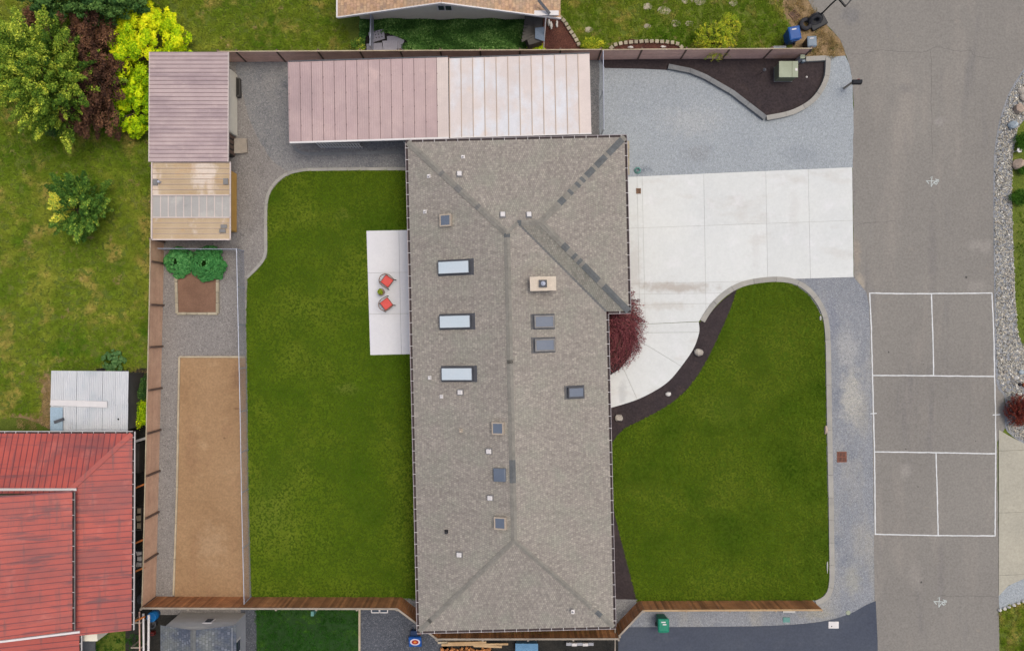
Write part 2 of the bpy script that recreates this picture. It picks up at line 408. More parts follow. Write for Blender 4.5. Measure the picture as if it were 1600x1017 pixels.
M['dirt'] = mat('dry_dirt', C(158, 132, 98), C(136, 116, 82), 1.2, .95, 16, .25, 4, .2, .6, .02)
M['dark_soil'] = mat('dark_soil', C(52, 50, 46), C(40, 40, 38), 1.2, .95, 16, .4, 4, .3, .6, .02)
def grassmat(name, stops, pscale, patches, stretch=G1, blots=()):
    t = NT(name); v = t.vec(stretch)
    oi = t.n('ShaderNodeObjectInfo')
    c = t.ramp(t.noise(v, pscale, 5, .6, .6), stops)
    for (pc, ps, lo, hi, amt) in patches:
        c = t.mix(t.rng(t.noise(t.vec(), ps, 5, .62), lo, hi, 0, amt), c, pc)
    c = t.mul(c, t.rng(oi.outputs['Random'], 0, 1, .82, 1.18))
    c = t.mul(c, t.rng(t.noise(v, 1.2, 5, .7), .3, .7, .90, 1.1)); c = t.mul(c, t.rng(t.noise(v, 6, 4, .75), .35, .65, .93, 1.07))
    for bl_ in blots: c = blotch(t, c, *bl_)
    t.l(c, t.b.inputs['Base Color']); t.b.inputs['Roughness'].default_value = .9; t.b.inputs['Specular IOR Level'].default_value = .05
    return t.m
M['grass'] = grassmat('lawn_grass', [(.3, C(84, 110, 24, 1.72)), (.5, C(98, 118, 30, 1.72)), (.7, C(116, 130, 42, 1.72))], .2, [(C(66, 98, 20, 1.5), .3, .48, .66, .75), (C(116, 128, 46, 1.75), .5, .56, .74, .3)], (1, 1.3, 1),
    [(C(134, 138, 64, 1.8), 535, 337, .5, .4, .5), (C(132, 140, 66, 1.8), 543, 607, .9, .4, .5), (C(120, 132, 56, 1.8), 420, 800, 1.6, 2.0, .3), (C(72, 102, 20, 1.5), 560, 640, 2.0, 1.4, .4), (C(118, 134, 50, 1.8), 1130, 640, 1.6, 1.2, .35), (C(64, 94, 18, 1.5), 1230, 720, 1.4, 2.2, .4)])
M['wild_grass'] = grassmat('rough_grass', [(.3, C(90, 120, 30, 1.7)), (.5, C(118, 136, 42, 1.7)), (.7, C(152, 154, 64, 1.75))], .22,
    [(C(70, 110, 24, 1.7), .45, .54, .68, .75), (C(174, 156, 88, 1.6), .6, .53, .66, .8), (C(176, 152, 112, 1.5), 1.3, .62, .70, .85)])
M['dry_grass'] = grassmat('dry_grass', [(.3, C(150, 134, 84, 1.2)), (.6, C(196, 170, 118, 1.2))], 1.2, [(C(100, 118, 46, 1.1), 1.4, .54, .64, .8)])
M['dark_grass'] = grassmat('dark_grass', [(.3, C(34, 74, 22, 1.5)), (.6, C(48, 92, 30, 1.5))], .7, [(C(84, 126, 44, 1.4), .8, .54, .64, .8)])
M['white_paint'] = mat('chalk_white_paint', C(230, 232, 232), C(216, 219, 219), 2, .8, 9, .08, 6, .07, .05, .002)
M['survey_paint'] = mat('worn_survey_paint', C(206, 214, 210), C(186, 194, 192), 8, .85, 26, .15, 6, .1, .05, .002)
M['stain'] = mat('tar_spot', C(96, 92, 90), C(84, 80, 80), 3, .9, 20, .1)
def wood(name, a, b, rnd=.08, patches=(), st=(1, 1, 1), rough=.85):
    return mat(name, a, b, 1.2, rough, 24, .1, 5, .12, .3, .004, stretch=st, rnd=rnd, patches=patches, src='pos')
M['fence_tan'] = wood('tan_fence_boards', C(208, 170, 142, 1.25), C(194, 156, 130, 1.25), .06)
M['fence_mauve'] = wood('mauve_brown_fence_boards', C(198, 162, 146, 1.6), C(182, 146, 132, 1.6), .05)
M['fence_brown'] = wood('red_brown_pickets', C(182, 124, 80, 1.3), C(146, 98, 64, 1.3), .36, [(C(196, 162, 122), 3.0, .62, .7, .5, G1)])
M['fence_post'] = wood('fence_post_wood', C(118, 96, 84), C(100, 82, 72), .08)
M['grey_wood'] = wood('weathered_grey_wood', C(178, 166, 150), C(150, 140, 128), .1)
M['timber'] = wood('pale_timber', C(196, 182, 156), C(174, 158, 132), .08)
M['raw_wood'] = wood('raw_lumber', C(206, 176, 136), C(184, 150, 110), .12)
M['orange_wood'] = wood('orange_stained_beam', C(206, 128, 70), C(180, 104, 54), .08)
M['dark_wood'] = wood('dark_weathered_wood', C(92, 88, 82), C(70, 68, 66), .15)
M['galv'] = mat('galvanised_steel', C(200, 206, 222), C(178, 184, 198), 4, .45, 20, .05, 6, .05, 0, metal=.25, spec=.5)
M['white_metal'] = mat('white_painted_metal', C(232, 228, 226), C(222, 218, 216), 3, .5, 20, .03, 6, .03, 0)
M['gutter_dark'] = mat('brown_gutter', C(78, 66, 66), C(64, 54, 56), 2, .7, 16, .15, 4, .1, .1)
M['gutter_lip'] = mat('mauve_gutter_rim', C(176, 166, 166), C(160, 150, 150), 2, .6, 16, .06, 4, .05, 0)
M['black'] = mat('black_plastic', C(38, 40, 46), C(30, 32, 36), 4, .5, 20, .08, 5, .05, .1)
M['rubber'] = mat('black_rubber', C(66, 66, 70), C(52, 52, 56), 4, .85, 20, .15, 5, .1, .3)
M['green_bin'] = mat('green_bin_plastic', C(30, 142, 112), C(22, 128, 100), 3, .5, 20, .05, 5, .04, .05)
M['blue_bin'] = mat('blue_bin_plastic', C(44, 96, 168), C(34, 82, 150), 3, .5, 20, .05, 5, .05, .05)
M['grey_bin'] = mat('grey_blue_plastic', C(136, 150, 162), C(124, 138, 150), 3, .55, 20, .05, 5, .05, .05)
M['navy'] = mat('navy_plastic', C(20, 50, 92), C(16, 42, 80), 3, .55, 20, .05, 5, .05, .05)
M['utility_green'] = mat('pale_green_cabinet', C(168, 176, 152), C(156, 164, 140), 2, .6, 20, .06, 4, .06, .05)
M['utility_side'] = mat('beige_green_cabinet_side', C(140, 142, 116), C(128, 130, 106), 2, .7, 20, .1, 4, .08, .05)
M['teal_lid'] = mat('teal_plastic_lid', C(110, 160, 152), C(96, 148, 142), 3, .6, 20, .05, 5, .05, .05)
M['rust'] = mat('rusty_grate', C(150, 100, 82), C(124, 80, 66), 5, .85, 24, .15, 6, .1, .3)
M['brass_grate'] = mat('brown_drain_grate', C(140, 108, 84), C(110, 84, 66), 5, .8, 24, .12, 6, .1, .3)
M['glass_dark'] = mat('dark_window_glass', C(62, 74, 88), C(50, 60, 74), 1, .08, 10, .02, 2, .03, 0, spec=.6)
M['glass_grey'] = mat('smoked_skylight_glass', C(112, 122, 136), C(102, 112, 128), 1, .12, 10, .03, 2, .04, 0, spec=.6)
M['glass_white'] = mat('white_skylight_dome', C(216, 226, 232), C(208, 222, 230), 1, .3, 10, .02, 2, .02, 0, spec=.5)
M['tan_frame'] = mat('tan_skylight_frame', C(192, 178, 160), C(178, 164, 148), 3, .6, 20, .04, 5, .04, .05)
M['dark_frame'] = mat('dark_grey_flashing', C(88, 90, 96), C(76, 78, 84), 3, .6, 20, .05, 5, .05, .05)
M['grey_frame'] = mat('grey_skylight_frame', C(140, 138, 136), C(124, 122, 120), 3, .6, 20, .05, 5, .05, .05)
M['chimney'] = mat('cream_chimney_render', C(224, 210, 190), C(212, 198, 180), 3, .8, 20, .06, 5, .06, .1)
M['siding'] = mat('cream_siding', C(246, 240, 222), C(238, 232, 214), .8, .8, 20, .04, 3, .05, .1)
M['siding_white'] = mat('white_siding', C(214, 212, 206), C(204, 202, 198), .8, .8, 20, .04, 3, .05, .1)
M['siding_yellow'] = mat('mustard_siding', C(218, 172, 92), C(204, 158, 82), .8, .8, 20, .06, 3, .06, .1)
M['siding_grey'] = mat('grey_siding', C(176, 178, 184), C(164, 166, 172), .8, .8, 20, .04, 3, .05, .1)
M['brick_red'] = mat('house_wall_beige', C(186, 170, 150), C(172, 158, 140), .8, .8, 20, .05, 3, .05, .1)
M['red_cushion'] = mat('coral_cushion', C(236, 104, 96), C(226, 92, 86), 3, .85, 24, .05, 8, .05, .2)
M['wicker'] = mat('weathered_wicker', C(156, 134, 120), C(130, 108, 98), 6, .8, 26, .15, 8, .1, .2)
M['pot'] = mat('pinkish_clay_pot', C(190, 150, 140), C(170, 134, 124), 6, .8)
M['stone'] = mat('pale_boulder', C(206, 198, 184), C(160, 150, 140), 2.2, .85, 16, .12, 5, .15, .6, .02)
M['white_stone'] = mat('white_boulder', C(226, 222, 214), C(206, 202, 196), 2.2, .85, 16, .08, 5, .08, .5, .02)
M['pink_stone'] = mat('pink_boulder', C(198, 178, 160), C(170, 148, 132), 2.2, .85, 16, .12, 5, .15, .6, .02)
M['blue_stone'] = mat('blue_grey_boulder', C(186, 198, 204), C(160, 172, 180), 2.2, .85, 16, .08, 5, .1, .5, .02)
M['edging_stone'] = mat('tan_edging_stone', C(184, 174, 150), C(160, 150, 130), 2, .9, 20, .12, 5, .12, .4, .01, rnd=.1)
M['paver'] = mat('lilac_grey_paver', C(170, 168, 178), C(158, 156, 166), 2, .85, 20, .07, 5, .06, .2, .006, rnd=.08)
M['bark_wood'] = mat('tree_bark', C(96, 80, 66), C(76, 64, 54), 3, .9, 20, .2, 6, .15, .5)
M['blue_paint'] = mat('worn_blue_paint', C(112, 156, 190), C(96, 142, 178), 3, .7, 16, .1, 4, .08, .1, patches=[(C(60, 60, 66), 7, .62, .68, .9, G1)])
M['blue_barrel'] = mat('blue_barrel', C(30, 124, 196), C(24, 108, 180), 3, .5, 16, .05)
M['target_white'] = mat('target_white', C(226, 214, 226), None, 3, .8, 20, .03)
M['target_red'] = mat('target_red', C(168, 48, 34), None, 3, .8, 20, .03)
M['target_orange'] = mat('target_orange', C(236, 140, 60), None, 3, .8, 20, .03)
M['target_blue'] = mat('target_blue', C(24, 84, 160), None, 3, .8, 20, .03)
M['log_end'] = mat('split_firewood', C(206, 142, 84), C(160, 100, 60), 6, .9, 20, .2, 8, .2, .3, rnd=.2)

def shingle(name, cols, w=.11, h=.14, mortar=.010, lite=1.0):
    t = NT(name); uv = t.vec(src='uv'); pos = t.vec()
    bk = t.n('ShaderNodeTexBrick'); bk.offset = .5; bk.inputs['Scale'].default_value = 1.0
    bk.inputs['Brick Width'].default_value = w; bk.inputs['Row Height'].default_value = h; bk.inputs['Mortar Size'].default_value = mortar
    bk.inputs['Mortar Smooth'].default_value = .3; bk.inputs['Bias'].default_value = 0.0
    bk.inputs['Color1'].default_value = (0, 0, 0, 1); bk.inputs['Color2'].default_value = (1, 1, 1, 1); bk.inputs['Mortar'].default_value = (.5, .5, .5, 1)
    t.l(uv, bk.inputs['Vector'])
    bw = t.n('ShaderNodeRGBToBW'); t.l(bk.outputs['Color'], bw.inputs[0])
    c = t.ramp(bw.outputs[0], [(i / (len(cols) - 1), q) for i, q in enumerate(cols)])
    # blends of granules between neighbouring tabs
    n1 = t.noise(t.vec((6.5, 3.2, 1), src='uv'), 1.0, 5, .75)
    c = t.mul(c, t.rng(n1, .32, .68, .84, 1.16))
    c = t.mul(c, t.rng(t.noise(pos, .35, 4, .5), .3, .7, .95, 1.05))
    c = t.mix(t.rng(t.noise(pos, .7, 5, .6), .46, .66, 0, .42), c, C(152, 154, 140))
    c = t.mul(c, t.rng(t.noise(pos, 11, 4, .8), .35, .65, .84, 1.17))
    c = t.mul(c, t.rng(bk.outputs['Fac'], 0, 1, 1.0, .76))
    c = t.mul(c, t.rng(t.noise(t.vec((2.6, .28, 1), src='uv'), 1.0, 4, .6), .3, .7, .93, 1.06))
    c = t.mul(c, t.rng(t.noise(pos, 26, 3, .7), .25, .75, .88, 1.12))
    t.l(c, t.b.inputs['Base Color']); t.b.inputs['Roughness'].default_value = .95; t.b.inputs['Specular IOR Level'].default_value = .15
    t.bump(t.noise(pos, 26, 3, .7), .35, .006); return t.m
M['shingle'] = shingle('grey_brown_shingles', [C(148, 141, 134), C(158, 151, 143), C(162, 155, 146), C(176, 169, 158)])
M['shingle_wing'] = shingle('grey_brown_shingles_dark', [C(134, 132, 124), C(142, 140, 130), C(148, 144, 134), C(158, 152, 142)])  # slightly darker, greener tone used on the wing's south slope only
M['shingle_grey'] = shingle('dark_grey_shingles', [C(80, 88, 102), C(90, 98, 112), C(94, 100, 114), C(128, 134, 146)], .2, .16, .02)
M['shingle_tan'] = shingle('tan_tiles', [C(190, 154, 122), C(214, 178, 142), C(206, 168, 140), C(150, 126, 108)], .3, .2, .03)
M['cap_light'] = mat('ridge_cap_shingle', C(148, 144, 135), C(136, 133, 125), 2, .95, 8, .12, 3, .15, .3, .006)
M['cap_mid'] = mat('mid_ridge_cap_shingle', C(128, 126, 122), C(116, 116, 114), 2, .95, 24, .12, 3, .15, .3, .006)
M['cap_dark'] = mat('dark_ridge_cap_shingle', C(112, 114, 114), C(100, 104, 106), 2, .95, 8, .12, 3, .15, .3, .006)
M['valley'] = mat('valley_flashing', C(120, 120, 118), C(108, 108, 108), 2, .8, 20, .1, 3, .1, .2)
def metal(name, a, b, patches=(), fam=.04, rnd=.03):
    return mat(name, a, b, .5, .5, 18, fam, 2.2, .05, .1, .003, patches=patches, spec=.35, rnd=rnd)
M['pink_metal'] = metal('pink_painted_metal', C(198, 178, 176), C(184, 164, 164), [(C(150, 132, 138), .6, .5, .66, .55, (.5, 2.6, 1)), (C(214, 194, 188), .8, .6, .7, .5, G1)])
M['pink_metal_two'] = metal('rose_painted_metal', C(200, 176, 173), C(188, 163, 163), [(C(160, 140, 142), .45, .5, .68, .5, (1, .6, 1)), (C(218, 190, 184), .7, .58, .7, .5, G1)])
M['seam'] = metal('dark_roof_seam', C(140, 118, 118), C(126, 106, 108))
M['seam_tan'] = metal('tan_roof_rib', C(192, 172, 154), C(180, 160, 144))
M['cream_metal'] = metal('cream_sheet', C(222, 208, 200), C(212, 198, 192))
M['pearl'] = metal('pearl_translucent_sheet', C(222, 210, 204), C(214, 204, 200), [(C(220, 224, 230), .5, .46, .6, .8, (1, .7, 1)), (C(226, 206, 190), .8, .6, .7, .5, G1)])
M['tan_metal'] = metal('rust_stained_tan_metal', C(204, 182, 150), C(190, 166, 132), [(C(232, 218, 204), .65, .53, .62, .85, (1, .5, 1)), (C(202, 158, 104), .8, .54, .68, .55, (1, 1.5, 1)), (C(150, 128, 112), 1.1, .66, .76, .6, G1)], .06)
M['poly_sheet'] = metal('milky_polycarbonate', C(186, 182, 176), C(172, 170, 166), [(C(204, 200, 192), .9, .56, .66, .6, G1), (C(150, 150, 146), 1.2, .62, .72, .5, G1)])
M['white_roof'] = metal('white_corrugated_sheet', C(214, 216, 218), C(202, 206, 210), [(C(140, 140, 134), 1.0, .68, .8, .6, (1.5, .5, 1)), (C(182, 190, 198), .5, .55, .7, .5, G1)])
M['red_metal'] = metal('faded_red_metal', C(192, 92, 80), C(178, 82, 73), [(C(128, 80, 80), .42, .48, .66, .6, (.5, 1.5, 1)), (C(206, 116, 104), .8, .58, .7, .5, G1), (C(96, 72, 78), 1.1, .54, .68, .7, (.35, 3.0, 1)), (C(112, 82, 82), 1.0, .56, .68, .6, (3.0, .35, 1))])
M['red_seam'] = metal('dark_red_rib', C(140, 72, 76), C(122, 66, 72))
M['leaf_green'] = leafmat('tree_leaves', [(0, C(40, 68, 20, 1.9)), (.4, C(88, 116, 34, 2.0)), (.7, C(132, 150, 50, 2.1)), (1, C(196, 200, 72, 2.2))])
M['leaf_dark'] = leafmat('dark_tree_leaves', [(0, C(30, 60, 28, 1.8)), (.5, C(58, 92, 42, 1.8)), (1, C(98, 128, 62, 1.8))])
M['leaf_small'] = leafmat('small_tree_leaves', [(0, C(44, 76, 26, 2.0)), (.5, C(80, 114, 42, 2.1)), (.8, C(124, 150, 56, 2.1)), (1, C(206, 198, 76, 2.1))])
M['leaf_gold'] = leafmat('golden_leaves', [(0, C(80, 122, 10, 2.0)), (.35, C(136, 170, 16, 2.0)), (.7, C(186, 202, 20, 2.0)), (1, C(216, 212, 34, 2.0))], .3)
M['leaf_purple'] = leafmat('dark_purple_leaves', [(0, C(42, 30, 26, 2.0)), (.5, C(80, 55, 43, 2.1)), (1, C(122, 88, 62, 2.1))])
M['leaf_maple'] = leafmat('burgundy_leaves', [(0, C(58, 28, 36, 1.7)), (.5, C(104, 52, 58, 1.8)), (1, C(146, 88, 88, 1.8))])
M['leaf_red'] = leafmat('rust_red_leaves', [(0, C(62, 22, 26, 1.7)), (.5, C(104, 42, 34, 1.7)), (1, C(134, 70, 52, 1.7))])
M['leaf_conifer'] = leafmat('golden_conifer_needles', [(0, C(60, 90, 20, 2)), (.5, C(122, 140, 32, 2.2)), (1, C(200, 190, 58, 2.2))])
M['leaf_ivy'] = leafmat('ground_cover_leaves', [(0, C(38, 68, 26, 2.2)), (.5, C(66, 102, 44, 2.3)), (1, C(118, 148, 82, 2.3))])
M['leaf_big'] = leafmat('broad_green_leaves', [(0, C(36, 88, 42, 1.5)), (.5, C(62, 122, 62, 1.6)), (1, C(120, 172, 104, 1.7))])
M['leaf_shrub'] = leafmat('shrub_leaves', [(0, C(34, 72, 14, 1.7)), (1, C(66, 104, 24, 1.7))])

# ------------------------------------------------------------------ ground sheets
g = MB().poly([(-3000, -3000, 0), (3000, -3000, 0), (3000, 3000, 0), (-3000, 3000, 0)]).build('ground', M['wild_soil'], kind='structure')
structure('back_yard_gravel', [(238, 94), (470, 94), (470, 300), (430, 330), (430, 420), (395, 440), (395, 960), (238, 960)], None, .010, M['gravel_brown'])
structure('shaded_gravel', sm([(372, 96), (450, 96), (640, 92), (945, 92), (950, 215), (950, 290), (640, 272), (480, 272), (440, 262), (418, 240), (396, 200), (380, 150)], 4, True), None, .014, M['gravel_grey'], .8)
structure('front_gravel', [(936, 92), (1320, 88), (1326, 100), (1332, 125), (1336, 262), (985, 290), (938, 290), (936, 200)], None, .018, M['gravel_light'], .7, 8)
structure('side_gravel', [(1190, 432), (1335, 432), (1350, 445), (1360, 470), (1369, 835), (1369, 944), (1345, 962), (1280, 978), (1200, 984), (960, 990), (960, 940), (1270, 936)], None, .014, M['gravel_side'], .6, 8)
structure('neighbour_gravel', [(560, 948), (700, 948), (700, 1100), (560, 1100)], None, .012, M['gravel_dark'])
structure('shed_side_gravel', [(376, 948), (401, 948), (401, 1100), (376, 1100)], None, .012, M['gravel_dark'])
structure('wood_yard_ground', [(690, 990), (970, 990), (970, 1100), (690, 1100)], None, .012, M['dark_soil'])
structure('side_yard_ground', [(150, 575), (250, 575), (250, 1100), (196, 1100), (196, 760)], None, .006, M['dark_soil'])
structure('shed_yard_ground', [(226, 950), (290, 950), (290, 1100), (226, 1100)], None, .009, M['dark_soil'])
structure('dirt_patch', sm([(0, 655), (30, 652), (60, 660), (80, 668), (80, 590), (62, 590), (66, 640), (30, 645)], 3, True), None, .008, M['dirt'], 1.5)
structure('garden_path', sm([(-40, 60), (0, 50), (30, 44), (60, 38), (80, 42), (70, 58), (40, 66), (0, 72), (-40, 80)], 4, True), None, .010, M['dirt'], 2)
structure('verge_dirt', sm([(1215, 0), (1262, 0), (1282, 30), (1316, 66), (1320, 88), (1262, 92), (1240, 80), (1235, 40)], 3, True), None, .009, M['dirt'], 1.5)
structure('planting_bed', sm([(955, 94), (975, 64), (1010, 64), (1050, 68), (1066, 78), (1070, 94)], 3, True), None, .010, M['bark'])
structure('bark_bed', sm([(850, 28), (866, 22), (880, 30), (896, 52), (908, 80), (908, 96), (852, 96)], 3, True), None, .012, M['bark'], .8)
road_l = [(1236, -140), (1262, 0), (1275, 24), (1296, 44), (1312, 62), (1320, 82), (1328, 105), (1332, 130), (1334, 165), (1332, 262), (1334, 433), (1344, 444), (1354, 458), (1358, 480), (1362, 600), (1365, 800), (1367, 1017), (1368, 2400)]
road_r = [(1562, 2400), (1561, 1017), (1560, 900), (1558, 690), (1570, 668), (1571, 640), (1568, 618), (1556, 596), (1554, 508), (1552, 380), (1552, 262), (1556, 215), (1566, 172), (1580, 138), (1600, 108), (1700, 20), (1720, -140), (1720, -1500), (1236, -1500)]
road = structure('road', rough_edge(road_l, .5, 10) + rough_edge(road_r, .4, 12), None, .022, M['asphalt'])
structure('asphalt_drive', sm([(975, 979), (1100, 978.5), (1200, 977), (1262, 973), (1300, 967), (1330, 957), (1352, 945), (1368, 938)], 5) + [(1371, 1000), (1373, 1200), (966, 1200), (966, 990)], None, .027, M['new_asphalt'])
structure('verge_gravel', sm([(1560, 930), (1575, 915), (1600, 903)], 4) + [(1750, 850), (1750, 900), (1600, 938), (1580, 945), (1561, 952)], None, .026, M['gravel_light'])
structure('cobble_bed', sm([(1600, 107), (1580, 138), (1566, 172), (1556, 215), (1552, 262), (1552, 380), (1554, 508), (1556, 596), (1568, 618), (1571, 640), (1570, 668), (1585, 684), (1602, 694)], 3) + [(1700, 730), (1640, 560), (1600, 546), (1589, 520), (1586, 470), (1583, 400), (1580, 300), (1582, 240), (1590, 200), (1700, 60)], None, .030, M['gravel_side'])

# lawns -------------------------------------------------------------
lawnW_edge = sm([(640, 266), (560, 266), (480, 267), (455, 273), (436, 285), (424, 301), (419, 318), (418, 345), (418, 395), (413, 408), (403, 421), (387, 436)], 5)
lawnW = lawnW_edge + [(385, 500), (387, 620), (388, 760), (393, 933), (664, 936), (664, 266)]
patio_hole = [(640, 361), (573, 361), (579, 554), (650, 553)]
lawnW = lawnW_edge + [(385, 500), (387, 620), (388, 760), (393, 934), (664, 936), (664, 553), (579, 554), (573, 361), (664, 360.5), (664, 266)]
lawnE_edge = sm([(1152, 449), (1178, 443), (1210, 440), (1236, 444), (1256, 455), (1270, 470), (1281, 490), (1287, 512), (1289, 560), (1291, 700), (1294, 830), (1295, 905), (1290, 925), (1276, 937)], 4)
lawnE_bed = sm([(995, 938), (985, 900), (972, 850), (960, 800), (957, 780), (953, 740), (952, 700), (957, 690), (975, 670), (1010, 652), (1045, 632), (1075, 606), (1100, 570), (1125, 520), (1142, 480), (1152, 449)], 4)
lawnE = lawnE_edge + lawnE_bed[:-1]
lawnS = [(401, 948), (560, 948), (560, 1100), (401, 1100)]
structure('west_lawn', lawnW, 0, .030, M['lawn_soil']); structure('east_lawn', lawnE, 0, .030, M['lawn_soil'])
structure('neighbour_lawn', lawnS, 0, .028, mat('dark_lawn_ground', C(40, 74, 26), C(34, 64, 22), .5, .95, 14, .3))  # deeper green ground colour than the other two lawns
structure('mulch_bed', lawnE_bed + [(1145, 456), (1130, 468), (1116, 482), (1104, 497), (1092, 504), (1092, 520), (1083, 545), (1066, 570), (1045, 595), (1020, 612), (990, 626), (950, 638), (925, 642), (925, 940)], 0, .034, M['mulch'])
structure('maple_bed', [(925, 475), (975, 475), (990, 500), (992, 530), (986, 555), (968, 578), (950, 589), (925, 592)], 0, .040, M['mulch'])
structure('corner_mulch_bed', [(938, 93), (1080, 91), (1258, 90), (1290, 92), (1293, 120), (1285, 142), (1265, 160), (1234, 176), (1197, 186), (1142, 147), (1080, 113), (1043, 110), (1000, 108), (945, 107)], 0, .036, M['mulch'])
structure('carport_soil', sm([(462, 228), (470, 237), (500, 236), (512, 228), (500, 215), (470, 215)], 3, True), None, .020, M['gravel_brown'])

# grass instances ----------------------------------------------------
def tuft(name, nb, rad, h, w, m, seed):
    rs = random.Random(seed); mb = MB()
    for i in range(nb):
        a = rs.uniform(0, 6.283); r = rad * math.sqrt(rs.random()); x, y = r * math.cos(a), r * math.sin(a)
        b = rs.uniform(0, 6.283); l = rs.uniform(.3, 1.1) * h; hh = h * rs.uniform(.5, 1.1)
        dx, dy = math.cos(b), math.sin(b)
        mb.v += [(x - dy * w, y + dx * w, 0), (x + dy * w, y - dx * w, 0), (x + dx * l * .5 + dy * w * .7, y + dy * l * .5 - dx * w * .7, hh * .8), (x + dx * l, y + dy * l, hh)]
        k = len(mb.v) - 4; mb.face((k, k + 1, k + 2)); mb.face((k, k + 2, k + 3))
    return bpy.data.objects.new(name, mb.mesh(name, m))
t_lawn = tuft('lawn_tuft', 22, .05, .05, .008, M['grass'], 1)
t_wild = tuft('rough_tuft', 40, .11, .08, .011, M['wild_grass'], 2)
t_dry = tuft('dry_tuft', 40, .16, .09, .008, M['dry_grass'], 3)
t_dark = tuft('dark_tuft', 40, .14, .06, .007, M['dark_grass'], 4)
scatter('lawn_grass', [lawnW], .03, t_lawn, 130, .7, 1.35, 'dense dark green mown grass of the lawn west of the long house', 'grass', 1, .15)
scatter('lawn_grass', [lawnE], .03, t_lawn, 130, .7, 1.35, 'dense green mown grass of the kidney shaped lawn beside the street', 'grass', 2, .15)
scatter('lawn_grass', [lawnS], .028, t_dark, 30, .6, 1.3, 'dark green grass behind the brown picket fence at the bottom edge', 'grass', 3, .15)
wl_poly = [(-90, -60), (238, -60), (238, 78), (234, 100), (236, 375), (236, 560), (215, 575), (205, 590), (200, 578), (78, 578), (66, 600), (66, 650), (0, 652), (-90, 652)]
top_poly = [(238, -60), (600, -60), (530, 30), (556, 78), (238, 79)]
ne_poly = [(878, -60), (1220, -60), (1222, 10), (1232, 50), (1225, 70), (1200, 77), (1068, 77), (1050, 66), (1010, 62), (970, 64), (952, 77), (908, 76), (896, 50), (880, 26)]
scatter('rough_grass', [wl_poly, top_poly], 0, t_wild, 44, .5, 1.6, 'patchy yellow green rough grass of the neighbouring garden west of the fence', 'grass', 4, .2)
scatter('rough_grass', [ne_poly], 0, t_wild, 44, .5, 1.6, 'patchy rough grass with bare spots north of the front gravel', 'grass', 5, .2)
scatter('rough_grass', [[(128, 985), (222, 985), (222, 1080), (150, 1080)]], .007, t_dark, 26, .5, 1.4, 'scrappy dark grass behind the red roofed house', 'grass', 6, .2)
scatter('dry_grass', [sm([(1218, -30), (1255, -30), (1280, 30), (1312, 66), (1318, 88), (1262, 91), (1272, 60), (1240, 40)], 3, True)], .01, t_dry, 22, .5, 1.4, 'straw coloured dry grass around the two wheelie bins and tyres', 'grass', 7, .2)
scatter('dry_grass', [sm([(60, 590), (76, 580), (78, 672), (20, 662), (40, 650), (62, 640)], 3, True), [(202, 575), (234, 575), (234, 600), (204, 592)]], .01, t_dry, 20, .5, 1.4, 'straw coloured weeds along the edges of the white corrugated shed', 'grass', 8, .2)
scatter('verge_grass', [[(1562, 952), (1585, 945), (1700, 900), (1700, 1100), (1562, 1100)]], 0, t_wild, 44, .5, 1.6, 'half dry grass in the bottom right corner beside the street', 'grass', 9, .2)
scatter('verge_grass', [[(1590, 330), (1700, 330), (1700, 560), (1602, 545), (1590, 500), (1588, 400)]], .031, t_lawn, 26, .5, 1.4, 'bright green turf strip beyond the cobbles at the right edge', 'grass', 10, .2)
# round stones of the right hand strip
def pebble(name, m, seed, r=.05):
    bm = bmesh.new(); bmesh.ops.create_icosphere(bm, subdivisions=1, radius=r); rs = random.Random(seed)
    for v in bm.verts: v.co *= rs.uniform(.75, 1.2); v.co.z *= .6
    me = bpy.data.meshes.new(name); bm.to_mesh(me); bm.free(); me.materials.append(m); return bpy.data.objects.new(name, me)
pt = NT('cobble_stones'); oi = pt.n('ShaderNodeObjectInfo')
pt.l(pt.ramp(oi.outputs['Random'], [(0, C(110, 106, 100, 1.2)), (.35, C(160, 156, 144, 1.2)), (.6, C(194, 190, 176, 1.2)), (.85, C(172, 160, 142, 1.2)), (1, C(232, 230, 222, 1.2))]), pt.b.inputs['Base Color'])
pt.b.inputs['Roughness'].default_value = .8
strip = sm([(1602, 110), (1582, 140), (1568, 175), (1558, 217), (1554, 264), (1554, 380), (1556, 508), (1559, 594), (1570, 614), (1574, 640), (1573, 668), (1587, 682), (1602, 690)], 3) + [(1670, 700), (1640, 590), (1604, 550), (1590, 522), (1586, 470), (1583, 400), (1580, 300), (1582, 240), (1590, 200), (1640, 120)]
scatter('cobbles', [strip], .035, pebble('cobble', pt.m, 5), 190, .5, 1.5, 'mixed pale cobbles in the strip along the right side of the street', 'cobbles', 12, 1.5)

